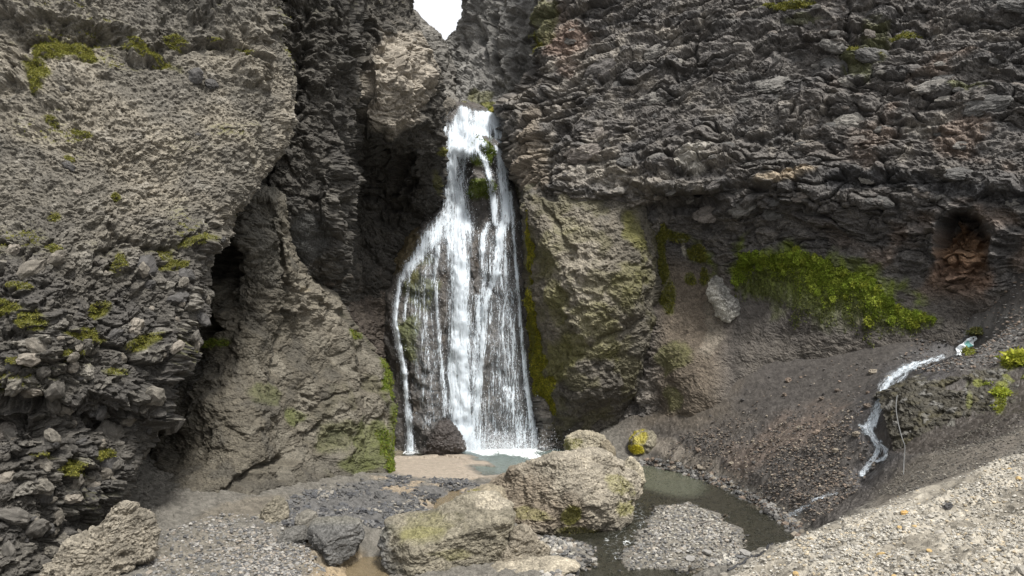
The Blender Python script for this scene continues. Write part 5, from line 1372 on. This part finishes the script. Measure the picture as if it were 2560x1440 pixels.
one_stone(2252, 1248, .052, (.52, .36, .14), 'largest orange stone just below the end of the grey hose', 71)
one_stone(2262, 1284, .036, (.50, .33, .13), 'small orange stone below the largest orange stone on the bank', 72)
one_stone(2152, 1288, .045, (.47, .36, .18), 'yellowish stone on the rim of the bank above the stream', 73)
one_stone(2368, 1268, .05, (.07, .068, .066), 'dark flat stone lying on the pale gravel of the bank', 74)
one_stone(2540, 1376, .045, (.50, .49, .46), 'pale grey stone in the gravel at the right end of the bank', 75)

# ------------------------------------------------------------------ moss and plants
def leaves(name, P, N, size, tones, label, seed, down=.25, kind='stuff', cat=None, blades=3, spread=.9, mat=None, pick=None):
    rr = np.random.default_rng(seed); n = len(P) * blades
    Pb, Nb = np.repeat(P, blades, 0), np.repeat(N, blades, 0)
    d = Nb * .7 + rr.normal(0, spread * .6, (n, 3)) + np.array([0, 0, -down]); d /= np.linalg.norm(d, axis=1, keepdims=True)
    sd = np.cross(d, rr.normal(size=(n, 3))); sd /= np.linalg.norm(sd, axis=1, keepdims=True) + 1e-9
    L = (np.repeat(size, blades) if np.ndim(size) else size) * (.5 + rr.random(n))
    Lc = L[:, None]
    root = Pb + rr.normal(0, .3, (n, 3)) * Lc
    Vv = np.stack([root - sd * .28 * Lc, root + sd * .28 * Lc, root + d * Lc], 1)
    bt = np.repeat(rr.integers(len(tones), size=len(P)) if pick is None else pick, blades)
    c = np.array(tones)[bt] * (.65 + .7 * rr.random((n, 1)))
    return obj(name, mesh_of(name, Vv.reshape(-1, 3), np.arange(3 * n).reshape(-1, 3), np.repeat(c, 3, 0)), mat or MOSS, kind=kind, label=label, cat=cat)
YG = [(.19, .185, .035), (.15, .155, .03), (.24, .22, .05), (.12, .125, .03)]
BG = [(.16, .24, .03), (.11, .19, .025), (.21, .28, .05), (.08, .13, .02), (.18, .22, .03)]
r = np.random.default_rng(61)
def moss_cover(name, n, size, tones, label, seed, lim=.45):
    P_, N_, u_, v_, m_ = SURF[name]
    ok = np.where((m_ > lim) & (u_ > -40) & (u_ < 2600) & (v_ > -40) & (v_ < 1460))[0]
    if len(ok) == 0: return
    i = np.random.default_rng(seed).choice(ok, n, p=m_[ok] / m_[ok].sum())
    leaves('moss', P_[i] + .01 * N_[i], N_[i], size, tones, label, seed)
moss_cover('left_cliff', 15000, .022, YG, 'yellow green moss clinging to ledges of the left cliff', 1)
moss_cover('tuff_buttress', 3400, .04, [(.16, .22, .03), (.12, .17, .025), (.20, .24, .04), (.17, .17, .03)], 'bright green moss on the buttress edge left of the fall', 2, .5)
moss_cover("mossy_pillar", 9000, .045, [(.29, .27, .03), (.23, .24, .03), (.36, .31, .04), (.16, .16, .03)], 'yellow green moss on the pillar right of the fall', 3, .5)
moss_cover('right_cliff', 4500, .05, YG, 'thin yellow green moss streaks on the right cliff', 4, .45)
moss_cover('fall_face', 3500, .05, [(.10, .14, .02), (.14, .17, .03), (.07, .10, .02)], 'dark wet moss on the rock face behind the falling water', 5, .4)
moss_cover('ground', 2500, .04, [(.22, .24, .04), (.16, .18, .04), (.28, .28, .05)], 'yellow green moss on the slope beside the cascade', 6, .45)

for ob, P_, N_, m_, tn_ in MOSSED:
    ok = np.where((m_ > .3) & (N_[:, 1] < .4))[0]
    if len(ok) < 20: continue
    i = np.random.default_rng(len(ok)).choice(ok, min(900, len(ok)), p=m_[ok] / m_[ok].sum())
    o = leaves('moss_patch', P_[i], N_[i], .022, [tuple(np.array(tn_) * k) for k in (.7, 1, 1.3)], None, len(ok), .1, 'stuff')
    o.parent = ob

# the hanging green bank: clumps of leaves along the damp seam under the lava
P_, N_, u_, v_, m_ = SURF['right_cliff']
vt = np.interp(u_, [1830, 1860, 1940, 1990, 2030, 2080, 2150, 2200, 2235, 2330], [690, 632, 640, 632, 646, 660, 690, 712, 760, 800])
vb = np.interp(u_, [1830, 1880, 1930, 2000, 2100, 2200, 2260, 2330], [735, 725, 705, 745, 775, 810, 825, 825])
inb = (u_ > 1832) & (u_ < 2335)
nzb = fbm(P_ * 1.5, 3)
t_ = (v_ - vt) / np.maximum(vb - vt, 1)
drip = fbm(np.stack([u_ / 16, v_ / 120, 0 * u_], 1), 3)
wgt = inb * sstep(-.06, .02, t_ + .12 * drip) * sstep(1.0, .12, t_ + .3 * nzb + .45 * drip) * sstep(1.1, .6, np.where((u_ > 1875) & (u_ < 1925) & (v_ > 680), 2, 0))
ok = np.where(wgt > .05)[0]
GREENS = [(.30, .38, .05), (.22, .29, .035), (.38, .44, .07), (.13, .17, .02), (.28, .31, .04)]
cl = r.choice(ok, 110, p=wgt[ok] ** 1.5 / (wgt[ok] ** 1.5).sum())
PP, NN, TN = [], [], []
for i in cl:
    R_ = .04 + .09 * r.random() ** 1.5; k = int(40 + 650 * R_)
    q = r.normal(size=(k, 3)); q /= np.linalg.norm(q, axis=1, keepdims=True)
    nn = N_[i] * .5 + np.array([-.1, -.6, .1]); nn /= np.linalg.norm(nn)
    q = q[q @ nn > -.2]
    TN.append(np.full(len(q), r.integers(5))); PP.append(P_[i] + .02 * nn + q * R_ * np.array([1, .55, 1.2])); NN.append(q * .7 + nn * .5)
leaves('hanging_moss', np.concatenate(PP), np.concatenate(NN), .045, GREENS, 'bright green mossy ferns hanging in a band under the right cliff', 62, .5, pick=np.concatenate(TN))
i = r.choice(ok, 32000, p=wgt[ok] / wgt[ok].sum())
leaves('moss', P_[i], N_[i], .034, [(.27, .35, .04), (.19, .25, .03), (.33, .37, .05), (.11, .14, .02)], 'green moss film under the hanging ferns', 63, .7)
wide_ = inb * sstep(.3, .8, t_) * sstep(1.6, .8, t_ + .4 * nzb + .4 * drip)
ok2 = np.where(wide_ > .1)[0]
if len(ok2):
    i = r.choice(ok2, 4500, p=wide_[ok2] / wide_[ok2].sum())
    leaves('moss', P_[i], N_[i], .045, [(.10, .12, .03), (.13, .14, .04), (.08, .085, .03)], 'thin dull moss streaking down the damp slope', 64, .8)

def clump(name, u, v, R_, k, tones, label, seed, cat='plant'):
    rr = np.random.default_rng(seed)
    d = ground_d(np.array([float(u)]), np.array([float(v)]))[0] - .08
    c = W(u, v, d)
    q = rr.normal(size=(k, 3)); q /= np.linalg.norm(q, axis=1, keepdims=True); q *= (rr.random((k, 1)) ** .4)
    q[:, 2] = np.abs(q[:, 2]) * .9 - .15
    o = leaves(name, q * R_, q, R_ * .35, tones, label, seed, .1, None, cat)
    o.location = c
clump('shrub', 2440, 832, .17, 260, [(.10, .11, .035), (.07, .08, .03), (.14, .13, .04)], 'small dark shrub growing just above the white sheet', 81)
clump('plant', 2420, 880, .13, 160, [(.20, .21, .04), (.15, .16, .04)], 'yellow green tuft growing beside the white sheet', 82)
clump('plant', 2545, 900, .24, 420, [(.34, .36, .04), (.26, .30, .04), (.40, .40, .06)], 'bright yellow green plant on the upper slope at the right edge', 83)
clump('plant', 2502, 985, .15, 260, [(.32, .35, .04), (.25, .30, .04)], 'bright yellow green plant hanging on the dripping outcrop', 84)
clump('plant', 2470, 960, .08, 90, [(.28, .32, .04), (.22, .26, .04)], 'smallest yellow green plant on the dripping outcrop', 85)

# ------------------------------------------------------------------ hoses, sheet, branch
def hose(name, pts, rad, mat, label, cat, lift=.03, use_ground=True):
    pts = np.array(pts, float); k = len(pts) * 7
    q = cr(pts, np.linspace(0, len(pts) - 1, k))
    P = W(q[:, 0], q[:, 1], q[:, 2])
    gz_ = gheight(P[:, 0], P[:, 1])
    if use_ground: P[:, 2] = np.maximum(P[:, 2], gz_ + rad * .6)
    Vt, Ft = tubes(P[None], np.full((1, k), rad), 8)
    ends = np.array([list(range(0, 8))[::-1], list(range((k - 1) * 8, k * 8))])
    c0 = Vt.mean(0)
    V2 = np.concatenate([Vt, P[[0, -1]]])
    caps = [(j, (j + 1) % 8, len(Vt), len(Vt)) for j in range(8)] + [((k - 1) * 8 + (j + 1) % 8, (k - 1) * 8 + j, len(Vt) + 1, len(Vt) + 1) for j in range(8)]
    fa = [tuple(f) for f in Ft] + [f[:3] for f in caps]
    me = bpy.data.meshes.new(name); me.from_pydata([tuple(a) for a in V2], [], [tuple(int(x) for x in f) for f in fa]); me.update()
    me.polygons.foreach_set('use_smooth', np.ones(len(me.polygons), bool))
    return obj(name, me, mat, None, label, cat)
GREYP, BLACKP = plain('grey_plastic', (.12, .12, .117), .5), plain('black_plastic', (.03, .03, .032), .4)
def gpts(lst, lift):
    a = np.array(lst, float); d = ground_d(a[:, 0], a[:, 1])
    return [(u, v, dd - lift) for (u, v), dd in zip(lst, d)]
hose('hose', [(2243, 988, 15.25), (2240, 1020, 15.0), (2246, 1060, 14.7), (2256, 1098, 14.45), (2262, 1116, 14.25), (2260, 1150, 13.2), (2258, 1195, 12.9), (2253, 1240, 12.7)], .0095, GREYP, 'thin grey hose hanging down over the dark outcrop to the bank', 'hose')
hose('hose', gpts([(2432, 860), (2400, 880), (2356, 903), (2312, 925), (2272, 955), (2250, 985)], .08), .017, BLACKP, 'thin black hose running beside the top of the cascade', 'hose')
hose('hose', [(1820, 1462, 6.55), (1850, 1432, 6.65), (1880, 1404, 6.85), (1908, 1384, 7.1), (1932, 1371, 7.5)], .013, BLACKP, 'black hose lying over the rim of the near bank', 'hose')
a_, b_ = G(1733, 1318, .12), G(1782, 1290, .16)
BARK = plain('grey_wood', (.16, .145, .13), .8)
t = np.linspace(0, 1, 10)[:, None]; P = a_ * (1 - t) + b_ * t; P[:, 2] = gheight(P[:, 0], P[:, 1]) + .05 + .03 * np.sin(t[:, 0] * 5)
Vt, Ft = tubes(P[None], (.022 * (1 - .6 * t[:, 0]))[None], 6)
obj('branch', mesh_of('branch', Vt, Ft, None, None, True), BARK, None, 'thin grey branch lying on the gravel bar in the stream', 'branch')

# crumpled white sheet at the head of the cascade
ax = np.array([(2396, 889), (2402, 872), (2416, 864), (2428, 853), (2443, 845)], float); hw = np.array([5, 10, 11, 9, 4.0])
tt = np.linspace(0, 4, 44); cc_ = cr(ax, tt); ww = cr(hw, tt)
tg = np.gradient(cc_, axis=0); tg /= np.linalg.norm(tg, axis=1, keepdims=True); nr = np.stack([-tg[:, 1], tg[:, 0]], 1)
sx = np.linspace(-1, 1, 16)
px = cc_[:, None] + nr[:, None] * (ww[:, None] * sx)[..., None]
dd = ground_d(px[..., 0].ravel(), px[..., 1].ravel()).reshape(px.shape[:2])
dd = np.median(dd) + (dd - np.median(dd)) * .3 - .12
Ps = W(px[..., 0], px[..., 1], dd).reshape(-1, 3)
Ps[:, 1] += .09 * ridged(Ps.astype(f32) * 7, 2); Ps[:, 2] += .04 * gnoise(Ps.astype(f32) * 9)
sc_ = np.tile(np.array([.78, .82, .84]), (len(Ps), 1))
teal = (np.abs(np.repeat(tt, 16) - 2.3) < .35) & (np.tile(sx, 44) > -.2)
SHEET = rock_material('white_plastic', 10, .2, .06, .45, .4)
so = obj('plastic_sheet', mesh_of('plastic_sheet', Ps, grid_faces(44, 16), sc_, np.zeros(len(Ps)), True), SHEET, None, 'crumpled white plastic sheet lying at the head of the cascade', 'plastic sheet')
q = np.where(teal)[0]; rows_ = np.unique(q // 16)
Pt = Ps.reshape(44, 16, 3)[rows_][:, 4:] + np.array([0, -.02, .006])
stp = obj('strap', mesh_of('strap', Pt.reshape(-1, 3), grid_faces(len(rows_), 12), np.tile(np.array([.25, .55, .50]), (len(rows_) * 12, 1)), np.zeros(len(rows_) * 12), True), SHEET, so, 'pale turquoise strap across the sheet')
stp.modifiers.new('thickness', 'SOLIDIFY').thickness = .008
md = so.modifiers.new('thickness', 'SOLIDIFY'); md.thickness = .012
print('TRIS', sum(len(o.data.polygons) * 2 for o in bpy.data.objects if o.type == 'MESH' and o.data.users < 2))
